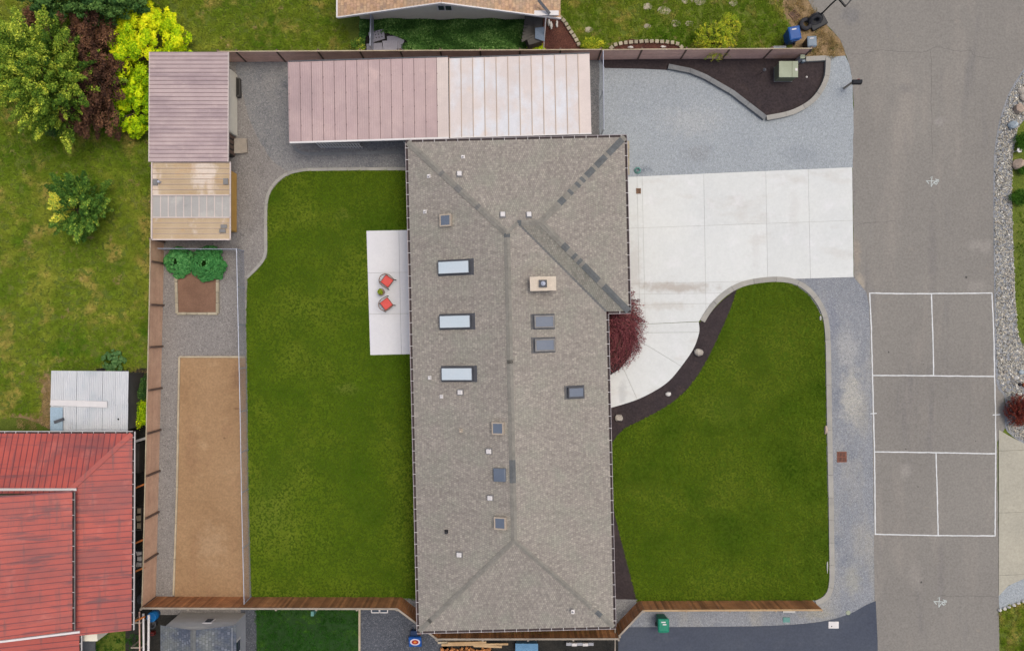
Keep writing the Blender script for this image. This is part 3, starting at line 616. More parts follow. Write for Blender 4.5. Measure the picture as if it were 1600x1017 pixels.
# ------------------------------------------------------------------ kerbs (edging blocks)
def kerb(name, path, width, z1, m, blk=36, gap=.015, n_min=1):
    """edging blocks along pixel path (centre line), width in pixels"""
    root = empty(name, (0, 0, 0), None, None, None, 'structure')
    pts = [P(*p) for p in path]; hw = width / 2 * H / F
    seg = [0]
    for i in range(1, len(pts)): seg.append(seg[-1] + (pts[i] - pts[i - 1]).length)
    tot = seg[-1]; nb = max(1, round(tot / (blk * H / F)))
    def at(s):
        s = min(max(s, 0), tot)
        for i in range(1, len(pts)):
            if s <= seg[i] + 1e-9: break
        q = pts[i - 1].lerp(pts[i], (s - seg[i - 1]) / max(1e-6, seg[i] - seg[i - 1])); d = (pts[i] - pts[i - 1]).normalized()
        return q, Vector((-d.y, d.x, 0))
    for k in range(nb):
        a, b = tot * k / nb + gap / 2, tot * (k + 1) / nb - gap / 2
        st = max(2, int((b - a) / .18)); L, Rr = [], []
        for j in range(st + 1):
            q, nn = at(a + (b - a) * j / st); L.append(q + nn * hw); Rr.append(q - nn * hw)
        MB().prism(L + Rr[::-1], -.05, z1 + random.uniform(-.004, .004)).build('kerb_block', m, root)
    return root
kerb('lawn_kerb', [(636, 264.5), (560, 264.5), (478, 265.5)] + sm([(478, 265.5), (452, 271), (433, 283.5), (421, 300), (416.5, 318), (415.5, 345)], 4)[1:] + [(415.8, 394)] + sm([(415.8, 394), (411, 407), (401, 419), (386, 434)], 4)[1:], 4.6, .07, M['kerb'], 30)
kerb('street_kerb', sm([(1097, 502), (1106, 487), (1120, 470), (1138, 455), (1160, 444), (1186, 438.5), (1214, 436.5), (1240, 440), (1260, 451), (1275, 467), (1286, 487), (1291, 508), (1293.5, 545)], 3) + [(1294.5, 620), (1296, 700), (1298, 800), (1299, 880)] + sm([(1299, 905), (1296, 922), (1288, 934), (1274, 941)], 3), 8, .10, M['kerb'], 35)
kerb('bed_kerb', [(1043, 106), (1078, 113), (1100, 122), (1142, 146), (1194, 186)], 7.5, .26, M['kerb_dark'], 34)
kerb('bed_kerb', sm([(1196, 186), (1234, 178), (1264, 162), (1281, 142), (1290, 120), (1291.5, 94)], 4) + [(1286, 93), (1257, 94.5)], 7.5, .24, M['kerb'], 33)
kerb('path_kerb', sm([(459, 228), (463, 234), (474, 240), (495, 241)], 3) + [(560, 239.5), (638, 237.5)], 5, .05, M['kerb_dark'], 90)
kerb('neighbour_kerb', [(562, 951), (562, 1100)], 3, .08, M['timber'], 60)

# raised bed on the left
def blocks(name, polyline, w, z1, m, parent, ln):
    for i in range(len(polyline) - 1):
        a, b = P(*polyline[i]), P(*polyline[i + 1]); L = (b - a).length; k = max(1, round(L / ln)); d = (b - a) / k
        for j in range(k):
            p, q = a + d * j + d.normalized() * .012, a + d * (j + 1) - d.normalized() * .012
            mb = MB().beam(p + Vector((0, 0, z1 / 2)), q + Vector((0, 0, z1 / 2)), w * random.uniform(.9, 1.08), z1 + random.uniform(-.015, .015)); mb.build(name, m, parent)
bed = empty('raised_garden_bed', P(309, 456), 'rectangular garden bed of brown soil framed by pale landscaping blocks', 'garden bed')
blocks('border_block', [(276, 424), (278, 490), (341, 490), (341, 424)], .15, .15, M['edging_stone'], bed, .62)
MB().prism(W([(278, 424), (280, 488), (339, 488), (339, 424)]), 0, .09).build('soil', M['bed_soil'], bed)
court = empty('sand_court', P(332, 745), 'long brown sand court with a thin timber border behind the wire fence', 'sand court')
blocks('border_board', [(384, 557.5), (281, 557.5), (277.5, 760), (272, 929)], .10, .10, M['timber'], court, 2.4)
MB().prism(W([(282, 559), (384, 559), (386, 700), (390, 933), (273, 933), (279, 760)]), 0, .035).build('sand_surface', M['sand'], court)

# ------------------------------------------------------------------ concrete slabs
drive = empty('driveway', (0, 0, 0), None, None, None, 'structure')
dpoly = W([(970, 277.5), (1331, 262), (1333, 433), (1240, 436), (1200, 434.5), (1170, 438), (1145, 447), (1125, 460), (1108, 477), (1101, 488), (1092, 502), (970, 508)])
dp = [dpoly]
for a, b in (((995, 270), (999, 470)), ((1003, 270), (1007, 458)), ((1099, 260), (1102, 440)), ((1196, 260), (1199, 440)), ((1262, 250), (1266, 440)), ((970, 357.5), (1340, 344.5)), ((960, 444), (1340, 436)), ((960, 460), (1140, 458)), ((960, 477), (1120, 474))):
    dp = split(dp, P(*a), P(*b))
MB().prism(W([(971, 279), (1330, 263.5), (1332, 432), (1240, 435), (1200, 433.5), (1170, 437), (1145, 446), (1124, 459), (1107, 476), (1100, 487), (1091, 501), (971, 507)]), 0, .036).build('joint_base', M['kerb'], drive)
for q in dp: MB().prism(q, -.05, .050 + random.uniform(-.002, .002)).build('concrete_slab', M['concrete'], drive)
walk = empty('curved_walk', (0, 0, 0), None, None, None, 'structure')
wp = W([(962, 508.6), (1091, 502.9)] + sm([(1091.5, 503), (1092, 520), (1083, 545), (1066, 570), (1045, 595), (1020, 612), (990, 626), (950, 638)], 5) + [(925, 642), (925, 592), (950, 588), (968, 577), (986, 554), (991, 530), (990, 509)])
ws = [wp]
for a, b in (((1000, 533), (1066, 573)), ((970, 567), (997, 627)), ((1003, 520), (1095, 519))): ws = split(ws, P(*a), P(*b))
for q in ws: MB().prism(q, -.05, .052 + random.uniform(-.002, .002)).build('concrete_slab', M['concrete'], walk)
patio = empty('patio', (0, 0, 0), None, None, None, 'structure')
pp = [W([(573, 361), (664, 359.5), (668, 552.5), (579, 554.5)])]
for a, b in (((623, 340), (628, 580)), ((560, 427), (700, 424.5)), ((560, 491), (700, 489))): pp = split(pp, P(*a), P(*b))
for q in pp: MB().prism(q, -.05, .08 + random.uniform(-.001, .001)).build('concrete_slab', M['patio'], patio)
pd = empty('beige_driveway', (0, 0, 0), None, None, None, 'structure')
bp = [W([(1560, 671), (1575, 680), (1602, 694), (1700, 730), (1700, 860), (1600, 903), (1575, 914), (1560, 930)])]
for a, b in (((1540, 705), (1640, 701)), ((1540, 801), (1640, 799)), ((1540, 899), (1640, 895))): bp = split(bp, P(*a), P(*b))
for q in bp: MB().prism(q, -.05, .045).build('concrete_slab', M['old_concrete'], pd)
gs = empty('gate_landing', (0, 0, 0), None, None, None, 'structure')
for q in ([(955, 935), (996, 936), (962, 975), (955, 975)], [(626, 933), (664, 936), (664, 985)]):
    MB().prism(W(q), -.05, .042).build('concrete_slab', M['gravel_grey'], gs)
pv = empty('garage_side_pavers', (0, 0, 0), None, None, None, 'structure')
for k in range(4): MB().prism(W([(972, 221 + k * 13.4), (983, 220.6 + k * 13.4), (983.6, 233.3 + k * 13.4), (972, 233.6 + k * 13.4)]), 0, .05).build('paver', M['edging_stone'], pv)

# road markings -----------------------------------------------------
def line(pts, w, m, name='painted_line', z=.027):
    w3 = [P(*p) for p in pts]; out = []
    for i in range(len(w3) - 1):
        a, b = w3[i], w3[i + 1]; k = max(1, int((b - a).length / .25))
        for j in range(k + (1 if i == len(w3) - 2 else 0)): out.append(a.lerp(b, j / k))
    L, Rr = [], []
    for i, q in enumerate(out):
        d = (out[min(i + 1, len(out) - 1)] - out[max(i - 1, 0)]).normalized(); n = Vector((-d.y, d.x, 0))
        wob = random.uniform(-.008, .008); hw = w / 2 * random.uniform(.85, 1.12)
        L.append(q + n * (hw + wob)); Rr.append(q - n * (hw - wob))
    mb = MB(); b = len(mb.v)
    for q in L + Rr: mb.v.append((q.x, q.y, z))
    n = len(L)
    for i in range(n - 1): mb.face((b + n + i, b + n + i + 1, b + i + 1, b + i))
    return mb.build(name, m, road)
LW = .068; dz = 0
for i, pts in enumerate([[(1358.5, 458), (1361, 508), (1364.5, 645), (1366, 700), (1367.5, 835)], [(1549.5, 458.5), (1552, 508), (1555, 645), (1555.5, 700), (1554.5, 836.5)],
            [(1358, 458), (1420, 459), (1550, 458)], [(1364, 586.5), (1420, 586.5), (1553, 588)], [(1366, 705.5), (1450, 706.5), (1555, 708.5)], [(1367, 834), (1460, 836), (1555, 836.5)],
            [(1455, 459), (1457, 520), (1458.5, 587)], [(1462, 707), (1464, 770), (1465.5, 836)], [(1359.5, 646), (1369.5, 645.5)], [(1550.5, 648), (1562.5, 647.5)]]):
    line(pts, LW if i < 8 else .06, M['white_paint'], z=.027 + .0006 * i)
def survey(cx, cy, s=1.0):
    k = 0
    for pts in ([(-10.5, 0), (-3, 0), (10, 1)], [(-10, -.5), (-6, 4.5)], [(-4, -5), (-1, -7), (-2, 1), (-2.4, 9)], [(-2.4, 9), (.5, 4), (9, -2)], [(4, -3), (10, -.5)], [(2, 3), (6, 6)], [(3, 5), (8, 4), (4, 0)]):
        line([(cx + x * s, cy + y * s) for x, y in pts], .045, M['survey_paint'], 'survey_mark', .027 + .0006 * k); k += 1
survey(1457, 283); survey(1469, 939)
for (x, y, r) in ((1388, 550, .05), (1439, 909, .06), (1509.5, 433, .08), (1415, 701, .04), (1434, 760, .035), (1524, 689, .03), (1443, 569, .03)):
    MB().prism([P(x, y) + Vector((r * math.cos(a) * random.uniform(.7, 1.2), r * math.sin(a) * random.uniform(.7, 1.2), 0)) for a in np.linspace(0, 5.9, 9)], .020, .0245).build('tar_spot', M['stain'], road)
cr = NT('crack_filler'); cr.b.inputs['Base Color'].default_value = C(104, 100, 98); cr.b.inputs['Roughness'].default_value = .9
for pts in ([(1330, 86), (1352, 84), (1372, 79), (1400, 81), (1440, 82), (1462, 75), (1480, 77), (1500, 81), (1516, 80), (1522, 88), (1550, 92)], [(1454, 80), (1455, 160), (1457, 240)], [(1336, 352), (1360, 348), (1400, 346)], [(1470, 930), (1500, 931), (1540, 930), (1560, 934)]):
    w3 = [(x + random.uniform(-1, 1), y + random.uniform(-1, 1)) for x, y in sm(pts, 4)]
    line(w3, .018, cr.m, 'crack', .0245)

# ------------------------------------------------------------------ roofs
def courses(name, poly, e, s, m, parent, step=.14, lift=.008, o=None):
    """shingled slope: polygon clipped into overlapping courses. e along eave, s up the slope (unit)"""
    poly = [Vector(p) for p in poly]; o = Vector(o if o is not None else poly[0]); n = e.cross(s).normalized()
    if n.z < 0: n = -n
    P2 = [((p - o).dot(e), (p - o).dot(s)) for p in poly]; bm_ = max(q[1] for q in P2); mb = MB(); mb.uv = []
    k = 0
    while k * step < bm_:
        b0, b1 = k * step, (k + 1) * step
        c = clip([Vector(q) for q in P2], (0, b0), (1, b0), 1); c = clip(c, (0, b1), (1, b1), -1) if len(c) > 2 else c
        if len(c) > 2:
            A = sum(c[i][0] * c[(i + 1) % len(c)][1] - c[(i + 1) % len(c)][0] * c[i][1] for i in range(len(c)))
            if A < 0: c = c[::-1]
            up = [o + e * q[0] + s * q[1] + n * (lift * (1 - (q[1] - b0) / step)) for q in c]
            flat = (e.cross(s)).z > 0
            ids = up if flat else up[::-1]; cc = c if flat else c[::-1]
            mb.poly(ids); mb.uv += [(q[0], q[1]) for q in cc]
            for i in range(len(c)):
                p, q = c[i], c[(i + 1) % len(c)]
                if abs(p[1] - b0) < 1e-5 and abs(q[1] - b0) < 1e-5:
                    a1, a2 = up[i], up[(i + 1) % len(c)]
                    mb.poly([a1, a2, a2 - n * lift, a1 - n * lift][::-1]); mb.uv += [(p[0], b0), (q[0], b0), (q[0], b0), (p[0], b0)]
        k += 1
    return mb.build(name, m, parent)

TH = R(1.35); EZ = 2.7; KP = 1 / 3
E1 = Vector((math.cos(TH), math.sin(TH), 0)); E2 = Vector((math.sin(TH), -math.cos(TH), 0))
HO = P(637, 222.5, EZ)
def HL(u, v, z=EZ): q = HO + E1 * u + E2 * v; return Vector((q.x, q.y, z))
MW, ML, WW, WV = 10.58, 26.58, 11.80, 9.45
house = empty('long_house', HL(MW / 2, ML / 2, 0), 'long single storey house with grey brown shingle hip roof and many skylights', 'house')
hw, wv = MW / 2, WV / 2
rz = EZ + KP * hw; wz = EZ + KP * wv
A_, B_ = HL(0, 0), HL(WW, 0); Rn, Rs = HL(hw, hw, rz), HL(hw, ML - hw, rz)
V1 = HL(MW - wv, wv, wz); V2 = HL(WW - wv, wv, wz)
sl = lambda d: Vector((d.x, d.y, KP)).normalized()
courses('roof_slope', [A_, B_, V2, V1, Rn], E1, sl(E2), M['shingle'], house)
courses('roof_slope', [HL(0, ML), A_, Rn, Rs], E2 * -1, sl(E1), M['shingle'], house)
courses('roof_slope', [HL(0, ML), HL(MW, ML), Rs], E1, sl(-E2), M['shingle'], house)
courses('roof_slope', [HL(MW, WV), HL(MW, ML), Rs, Rn, V1], E2, sl(-E1), M['shingle'], house)
courses('roof_slope', [B_, HL(WW, WV), V2], E2, sl(-E1), M['shingle'], house)
courses('roof_slope', [HL(WW, WV), HL(MW, WV), V1, V2], E1 * -1, sl(-E2), M['shingle_wing'], house)
def roofz(u, v):
    if v < WV and u > MW - wv:
        z = min(v, WV - v if u > hw and (WV - v) > 0 else 99, WW - u)
        return EZ + KP * max(z, min(v, MW - u) if u < MW else 0)
    return EZ + KP * max(0, min(u, MW - u, v, ML - v))
# ridge caps
def caps(a, b, w, parent, mats, dark=(), exp=.2, lift=.022, side=None):
    a, b = Vector(a), Vector(b); d = (b - a); L = d.length; d.normalize(); y = Vector((-d.y, d.x, 0)).normalized(); n = d.cross(y)
    if n.z < 0: n = -n
    for which in (0, 1):
        mb = MB()
        k = 0
        while k * exp < L:
            t = (k + .5) * exp / L; isd = any(p <= t <= q for p, q in dark) or (random.random() < .015)
            if isd == bool(which):
                c = a + d * min((k + .5) * exp, L - .05) + n * (lift + .004 * (k % 2)); c2 = c
                for sgn in (-1, 1):
                    yy = (y * sgn - Vector((0, 0, KP * (.70 if side is None else side)))).normalized(); nn = d.cross(yy)
                    if nn.z < 0: nn = -nn
                    mb.obox(c + yy * w / 4 + nn * .004, (d + n * .02).normalized(), yy, nn, exp * 1.05, w / 2, .012)
            k += 1
        if mb.v: mb.build('ridge_cap' if not which else 'dark_ridge_cap', mats[which], parent, kind='stuff')
cm = (M['cap_light'], M['cap_dark'])
caps(A_, Rn, .34, house, (M['cap_light'], M['cap_mid']), [(.33, .37), (.50, .55), (.69, .73)])
caps(Rs, Rn, .34, house, cm, [(.19, .26), (.985, 1)], side=1.0)
caps(HL(0, ML), Rs, .26, house, cm); caps(HL(MW, ML), Rs, .26, house, cm, [(.14, .17)])
caps(B_, V2, .36, house, cm, [(.02, .20), (.22, .34), (.38, .40), (.42, .46), (.50, .52), (.55, .58), (.65, .68), (.74, .78)])
caps(HL(WW, WV), V2, .36, house, cm, [(.01, .30), (.34, .52), (.56, .58), (.62, .64), (.70, .76)])
caps(V1, V2, .30, house, cm, [(0, .12)], side=1.0)
caps(V1, Rn, .20, house, cm)
MB().beam(V1 + Vector((0, 0, .01)), HL(MW, WV, EZ + .012), .16, .012).build('valley_flashing', M['valley'], house)
# gutters
def gutter(a, b, parent, out, zt, straps=.63, m=None, ml=None, ms=None, w=.13, sh=.03):
    m = m or M['gutter_dark']; ml = ml or M['gutter_lip']; ms = ms or M['white_metal']
    a, b = Vector(a), Vector(b); d = (b - a).normalized(); z = Vector((0, 0, zt)); a = Vector((a.x, a.y, 0)) + z; b = Vector((b.x, b.y, 0)) + z
    g_ = MB(); g_.beam(a + out * w / 2 + Vector((0, 0, -.10)), b + out * w / 2 + Vector((0, 0, -.10)), w, .02)
    g_.beam(a + out * .012 + Vector((0, 0, -.05)), b + out * .012 + Vector((0, 0, -.05)), .02, .08)
    go = g_.build('gutter', m, parent)
    MB().beam(a + out * w + Vector((0, 0, -.045)), b + out * w + Vector((0, 0, -.045)), .028, .10).build('gutter_rim', ml, go)
    me = MB().box(0, 0, 0, w + .03, sh * .8, .012).mesh('gutter_strap', ms)
    n = int((b - a).length / straps); rot = math.atan2(out.y, out.x)
    for k in range(n):
        p = a.lerp(b, (k + .5) / n); piece('gutter_strap', me, go, p + out * (w / 2) + Vector((0, 0, .012 + random.uniform(-.003, .003))), (0, 0, rot))
GZ = EZ - .005
gutter(HL(-.0, 0), HL(0, ML), house, -E1, GZ); gutter(HL(-.13, 0), HL(WW + .13, 0), house, -E2, GZ)
gutter(HL(WW, 0), HL(WW, WV), house, E1, GZ); gutter(HL(WW + .13, WV), HL(MW + .13, WV), house, E2, GZ)
gutter(HL(MW, WV + .13), HL(MW, ML), house, E1, GZ); gutter(HL(-.13, ML), HL(MW + .13, ML), house, E2, GZ)
# walls, soffit, doors
MB().prism([HL(.45, .45), HL(WW - .45, .45), HL(WW - .45, WV - .45), HL(MW - .45, WV - .45), HL(MW - .45, ML - .45), HL(.45, ML - .45)], 0, EZ - .06).build('wall', M['brick_red'], house)
MB().prism([HL(.02, .02), HL(WW - .02, .02), HL(WW - .02, WV - .02), HL(MW - .02, WV - .02), HL(MW - .02, ML - .02), HL(.02, ML - .02)], EZ - .055, EZ - .012).build('soffit', M['siding'], house)
def wall_panel(u0, v0, u1, v1, z0, z1, name, m, off=.02, sub=None, subm=None):
    a, b = HL(u0, v0, 0), HL(u1, v1, 0); c = (a + b) / 2; d = (b - a); L = d.length; d.normalize(); y = Vector((-d.y, d.x, 0))
    o = MB().obox(Vector((c.x, c.y, (z0 + z1) / 2)), d, y, Vector((0, 0, 1)), L, off * 2, z1 - z0).build(name, m, house)
    if sub:
        MB().obox(Vector((c.x, c.y, (z0 + z1) / 2)), d, y, Vector((0, 0, 1)), L - .14, off * 2 + .02, z1 - z0 - .14).build(sub, subm, o)
for v in (3, 8, 15, 19, 23): wall_panel(.45, v, .45, v + 1.5, .9, 2.1, 'window', M['white_metal'], .03, 'pane', M['glass_dark'])
wall_panel(.45, 11, .45, 12.9, .05, 2.1, 'patio_door', M['white_metal'], .03, 'pane', M['glass_dark'])
for v in (15.5, 20, 23.5): wall_panel(MW - .45, v, MW - .45, v + 1.6, .9, 2.1, 'window', M['white_metal'], .03, 'pane', M['glass_dark'])
wall_panel(MW - .45, 13.2, MW - .45, 14.2, .05, 2.1, 'front_door', M['orange_wood'], .03)
for k in range(4): wall_panel(WW - .45, 1.6, WW - .45, 6.6, .08 + k * .54, .60 + k * .54, 'garage_door_panel', M['white_metal'], .03)
# roof fixtures
def onroof(px, py, kind='W'):
    z = 3.5
    for _ in range(6):
        q = P(px, py, z) - HO; u, v = q.x * E1.x + q.y * E1.y, q.x * E2.x + q.y * E2.y
        z = EZ + KP * (u if kind == 'W' else MW - u if kind == 'E' else v if kind == 'N' else WW - u)
    s = {'W': sl(E1), 'E': sl(-E1), 'N': sl(E2)}[kind]; e = {'W': -E2, 'E': E2, 'N': E1}[kind]
    n = e.cross(s); n = n if n.z > 0 else -n
    return HL(u, v, z), e, s, n
def skylight(px, py, kind, we, ws_, h, mf, mg, rim=.07, flash=True, label=None):
    c, e, s, n = onroof(px, py, kind)
    mb = MB()
    if flash: mb.obox(c + n * .012, e, s, n, we + .16, ws_ + .16, .02); mb.obox(c + n * .012 + s * (ws_ / 2 + .13), e, s, n, we + .18, .10 if kind == 'W' else .05, .024)
    fl = mb.build('skylight_flashing', M['dark_frame'] if flash else mf, house) if flash else None
    f = MB()
    for sg in (-1, 1):
        f.obox(c + n * (h / 2 + .02) + e * sg * (we / 2 - rim / 2), e, s, n, rim, ws_, h); f.obox(c + n * (h / 2 + .02) + s * sg * (ws_ / 2 - rim / 2), e, s, n, we - 2 * rim, rim, h)
    fo = f.build('skylight', mf, house, label=label)
    g_ = MB(); g_.obox(c + n * (h - .01), e, s, n, we - 2 * rim, ws_ - 2 * rim, .03)
    g_.build('pane', mg, fo)
for (x, y) in ((711, 418), (713, 502.5), (716, 584)): skylight(x, y, 'W', .70, 1.80, .22, M['dark_frame'], M['glass_white'], .04)
for (x, y) in ((698, 345), (779.5, 668.5), (783, 816)): skylight(x, y, 'W', .66, .66, .20, M['tan_frame'], M['glass_grey'], .075, False)
for (x, y) in ((849, 502.5), (850, 539)): skylight(x, y, 'E', .66, 1.12, .16, M['grey_frame'], M['glass_grey'], .07)
skylight(898.5, 612.5, 'E', .56, .92, .18, M['dark_frame'], M['glass_grey'], .06)
c, e, s, n = onroof(782, 741, 'W'); MB().obox(c + n * .10, e, s, n, .70, .66, .20).build('roof_hatch', M['glass_grey'], house, bevel=.03)
def vent(px, py, kind):
    c, e, s, n = onroof(px, py, kind); mb = MB(); mb.obox(c + n * .02, e, s, n, .34, .38, .015)
    o = mb.build('roof_vent', M['grey_frame'], house)
    MB().obox(c + n * .10 + Vector((0, 0, .02)), e, s, n, .25, .27, .13).build('vent_hood', M['white_metal'], o, bevel=.035)
for a in ((718, 273, 'N'), (785.5, 336.5, 'N'), (826.5, 336.5, 'N'), (720, 612.5, 'W'), (764.5, 704.5, 'W'), (766.5, 777, 'W'), (718.5, 865.5, 'W')): vent(*a)
for (px, py, k, m_, r_) in ((670, 275.5, 'W', 'white_metal', .045), (664, 331, 'W', 'white_metal', .045), (671.5, 590, 'W', 'white_metal', .05), (690, 619.5, 'W', 'white_metal', .04), (720, 672.5, 'W', 'tan_frame', .06), (697.5, 830, 'W', 'black', .07), (723.5, 245.5, 'N', 'white_metal', .04), (895, 955, 'E', 'white_metal', .035)):
    c, e, s, n = onroof(px, py, k); mb = MB(); mb.obox(c + n * .014, e, s, n, .2, .2, .012); mb.tube([c, c + Vector((0, 0, .28))], r_, 10); mb.build('vent_pipe', M[m_], house)
c, e, s, n = onroof(847.5, 444.5, 'E')
ch = MB(); ch.obox(c + Vector((0, 0, .10)), E1, E2, Vector((0, 0, 1)), 1.22, .62, 1.3); cho = ch.build('chimney', M['chimney'], house)
tz = c.z + .75
MB().obox(Vector((c.x, c.y, tz + .03)), E1, E2, Vector((0, 0, 1)), 1.36, .74, .06).build('chimney_cap', M['chimney'], cho)
MB().obox(Vector((c.x, c.y, tz + .13)), E1, E2, Vector((0, 0, 1)), .40, .38, .14).build('flue', M['dark_frame'], cho)
MB().lathe((c.x, c.y, tz + .2), [(.11, 0), (.12, .04), (.02, .09)], 12).build('flue_cap', M['galv'], cho)

# ------------------------------------------------------------------ metal-roofed sheds and carports
def sheet_roof(parent, corners, axis, n, m, seam_m, z0, z1, ribs=0, seam=.03, sh=.03, last=None, lastm=None, alt=None, rib_m=None):
    """corners: pixel NW,NE,SE,SW at their own heights; axis 'x' = sheets side by side along x; z0/z1 heights at start/end of the cross axis"""
    NW, NE, SE, SW = corners
    for k in range(n):
        t0, t1 = k / n, (k + 1) / n
        if axis == 'x': q = [NW.lerp(NE, t0), NW.lerp(NE, t1), SW.lerp(SE, t1), SW.lerp(SE, t0)]
        else: q = [NW.lerp(SW, t0), NE.lerp(SE, t0), NE.lerp(SE, t1), NW.lerp(SW, t1)]
        up = (q[1] - q[0]).cross(q[3] - q[0]).normalized(); up = up if up.z > 0 else -up
        c = (q[0] + q[1] + q[2] + q[3]) / 4
        mb = MB(); b = len(mb.v)
        mb.v += [tuple(p + up * .0) for p in q] + [tuple(p + up * .02) for p in q]
        for f_ in ((0, 1, 2, 3), (7, 6, 5, 4), (0, 4, 5, 1), (1, 5, 6, 2), (2, 6, 7, 3), (3, 7, 4, 0)): mb.face([b + i for i in f_])
        mm = m if not (lastm and k >= n - last) else lastm
        if alt and k % 2: mm = alt
        a, bb = (q[0] + up * .02, q[3] + up * .02) if axis == 'x' else (q[0] + up * .02, q[1] + up * .02)
        a2, b2 = (q[1] + up * .02, q[2] + up * .02) if axis == 'x' else (q[3] + up * .02, q[2] + up * .02)
        for r in range(ribs):
            t = (r + 1) / (ribs + 1); p1, p2 = a.lerp(a2, t), bb.lerp(b2, t); mb.beam(p1 + up * .008, p2 + up * .008, .03, .018, up)
        o = mb.build('roof_sheet', mm, parent)
        mb = MB(); mb.beam(a + up * sh / 2, bb + up * sh / 2, seam, sh, up); mb.build('roof_seam', seam_m, o)
def V3(px, py, z): return P(px, py, z)
def cladding(parent, pts, z0, z1, m, name='wall'):
    return MB().prism(W(pts), z0, z1).build(name, m, parent)
# pink shed
ps = empty('pink_roof_shed', P(300, 175), 'garden shed with pale pink ribbed metal roof in the northwest fence corner', 'shed')
cn = [V3(234, 82, 2.45), V3(357, 82, 2.45), V3(356.5, 253, 2.45), V3(233, 253, 2.45)]
sheet_roof(ps, cn, 'y', 27, M['pink_metal'], M['seam'], 0, 0, 0, .022, .02)
for a, b in ((cn[1], cn[2]), (cn[0], cn[3])): MB().beam(a + Vector((.0, 0, -.02)), b + Vector((0, 0, -.02)), .05, .12).build('fascia', M['cream_metal'], ps)
cladding(ps, [(268, 118), (371, 118), (371, 214), (268, 214)], 0, 2.40, M['siding'])
for k in range(12):
    z = .2 + k * .19; a, b = P(371, 119), P(371, 213); MB().beam((a.x + .012, a.y, z), (b.x + .012, b.y, z), .02, .17).build('siding_board', M['siding'], ps)
cladding(ps, [(268, 216), (367, 216), (367, 246), (268, 246)], 0, 2.3, M['dark_wood'], 'porch_wall')
for y in (218, 226, 234, 242): 
    a = P(368, y); MB().box(a.x, a.y, 1.1, .03, .2, 2.1).build('porch_board', M['fence_post'], ps)
MB().beam(P(371, 118, 0) + Vector((.02, 0, 1.2)), P(371, 118, 0) + Vector((.02, 0, 2.38)), .07, .07).build('corner_trim', M['grey_wood'], ps)
rp = empty('entry_ramp', P(377, 228), 'short weathered plywood ramp at the pink roofed shed door', 'ramp')
MB().poly([P(366, 217, .30), P(366, 240, .30), P(388, 240, .04), P(386, 218, .04)][::1]).prism(W([(367, 217), (367, 239.5), (388, 239.5), (387, 218)]), .0, .20).build('ramp_deck', M['grey_wood'], rp)
pl = empty('planter_box', P(374, 139), 'long low dark grey planter box against the pink roofed shed wall', 'planter')
MB().prism(W([(372, 124), (377.5, 125), (378, 150), (377, 154), (372, 154)]), 0, .34).build('box', M['dark_wood'], pl)
MB().prism(W([(373, 126), (376.6, 126.5), (376.8, 151), (373, 152)]), .34, .36).build('soil', M['dark_soil'], pl)
# tan shed
ts = empty('tan_roof_shed', P(305, 315), 'shed with rust stained tan metal roof, milky centre strip and mustard wall', 'shed')
def tan_part(y0, y1, n, m):
    sheet_roof(ts, [V3(238, y0, 2.3), V3(360, y0, 2.3), V3(360, y1, 2.3), V3(238, y1, 2.3)], 'y', n, m, M['seam_tan'], 0, 0, 1, .035, .04)
tan_part(255, 305, 6, M['tan_metal']); tan_part(340, 374, 4, M['tan_metal'])
for k in range(10):
    x0 = 239 + k * 12.05; MB().prism([p for p in W([(x0, 306), (x0 + 11.6, 306), (x0 + 11.6, 339.5), (x0, 339.5)], 2.3)], 2.29, 2.315).build('translucent_panel', M['poly_sheet'], ts)
    if k: a, b = P(x0 - .2, 306, 2.33), P(x0 - .2, 339.5, 2.33); MB().beam(a, b, .045, .02).build('panel_batten', M['cream_metal'], ts)
for a, b in (((360, 253.5), (360, 375)), ((237.5, 253.5), (237.5, 375)), ((237, 374.5), (361, 374.5)), ((238, 305.3), (360, 305.3)), ((238, 340), (360, 340))):
    MB().beam(P(*a, 2.35), P(*b, 2.35), .06, .08).build('roof_trim', M['cream_metal'], ts)
cladding(ts, [(270, 272), (370, 272), (370, 363), (270, 363)], 0, 2.2, M['siding_yellow'])
for k in range(10):
    z = .2 + k * .2; a, b = P(370, 273), P(370, 362); MB().beam((a.x + .012, a.y, z), (b.x + .012, b.y, z), .02, .18).build('siding_board', M['siding_yellow'], ts)
for (x, y) in ((243, 285), (353, 284), (350, 354), (348, 361)):
    q = P(x, y, 2.36); MB().box(q.x, q.y, 2.38, .26 if y < 300 else .34, .34 if y < 300 else .2, .07).build('roof_patch', M['grey_frame'], ts)
q = P(248, 284, 2.5); MB().tube([Vector((q.x, q.y, 2.3)), Vector((q.x, q.y, 2.55))], .07, 10).build('vent_pipe', M['galv'], ts)
# carports
def posts(parent, pts, h, m):
    for x, y in pts: q = P(x, y); MB().box(q.x, q.y, h / 2, .1, .1, h).build('post', m, parent)
c1 = empty('pink_carport', P(575, 165), 'long carport with rose pink sheet roof and one cream end sheet', 'carport')
k1 = [V3(451, 97.5, 2.6), V3(700, 90, 2.75), V3(701.5, 215, 2.6), V3(453, 222.5, 2.45)]
sheet_roof(c1, k1, 'x', 14, M['pink_metal_two'], M['seam'], 0, 0, 4, .026, .03, 1, M['cream_metal'])
MB().beam(k1[3] + Vector((0, -.03, 0)), k1[2] + Vector((0, -.03, 0)), .09, .12).build('eave_trim', M['white_metal'], c1)
MB().beam(k1[0] + Vector((0, .03, 0)), k1[1] + Vector((0, .03, 0)), .06, .12).build('eave_trim', M['dark_frame'], c1)
MB().beam(k1[0], k1[3], .06, .10).build('end_trim', M['pink_metal_two'], c1)
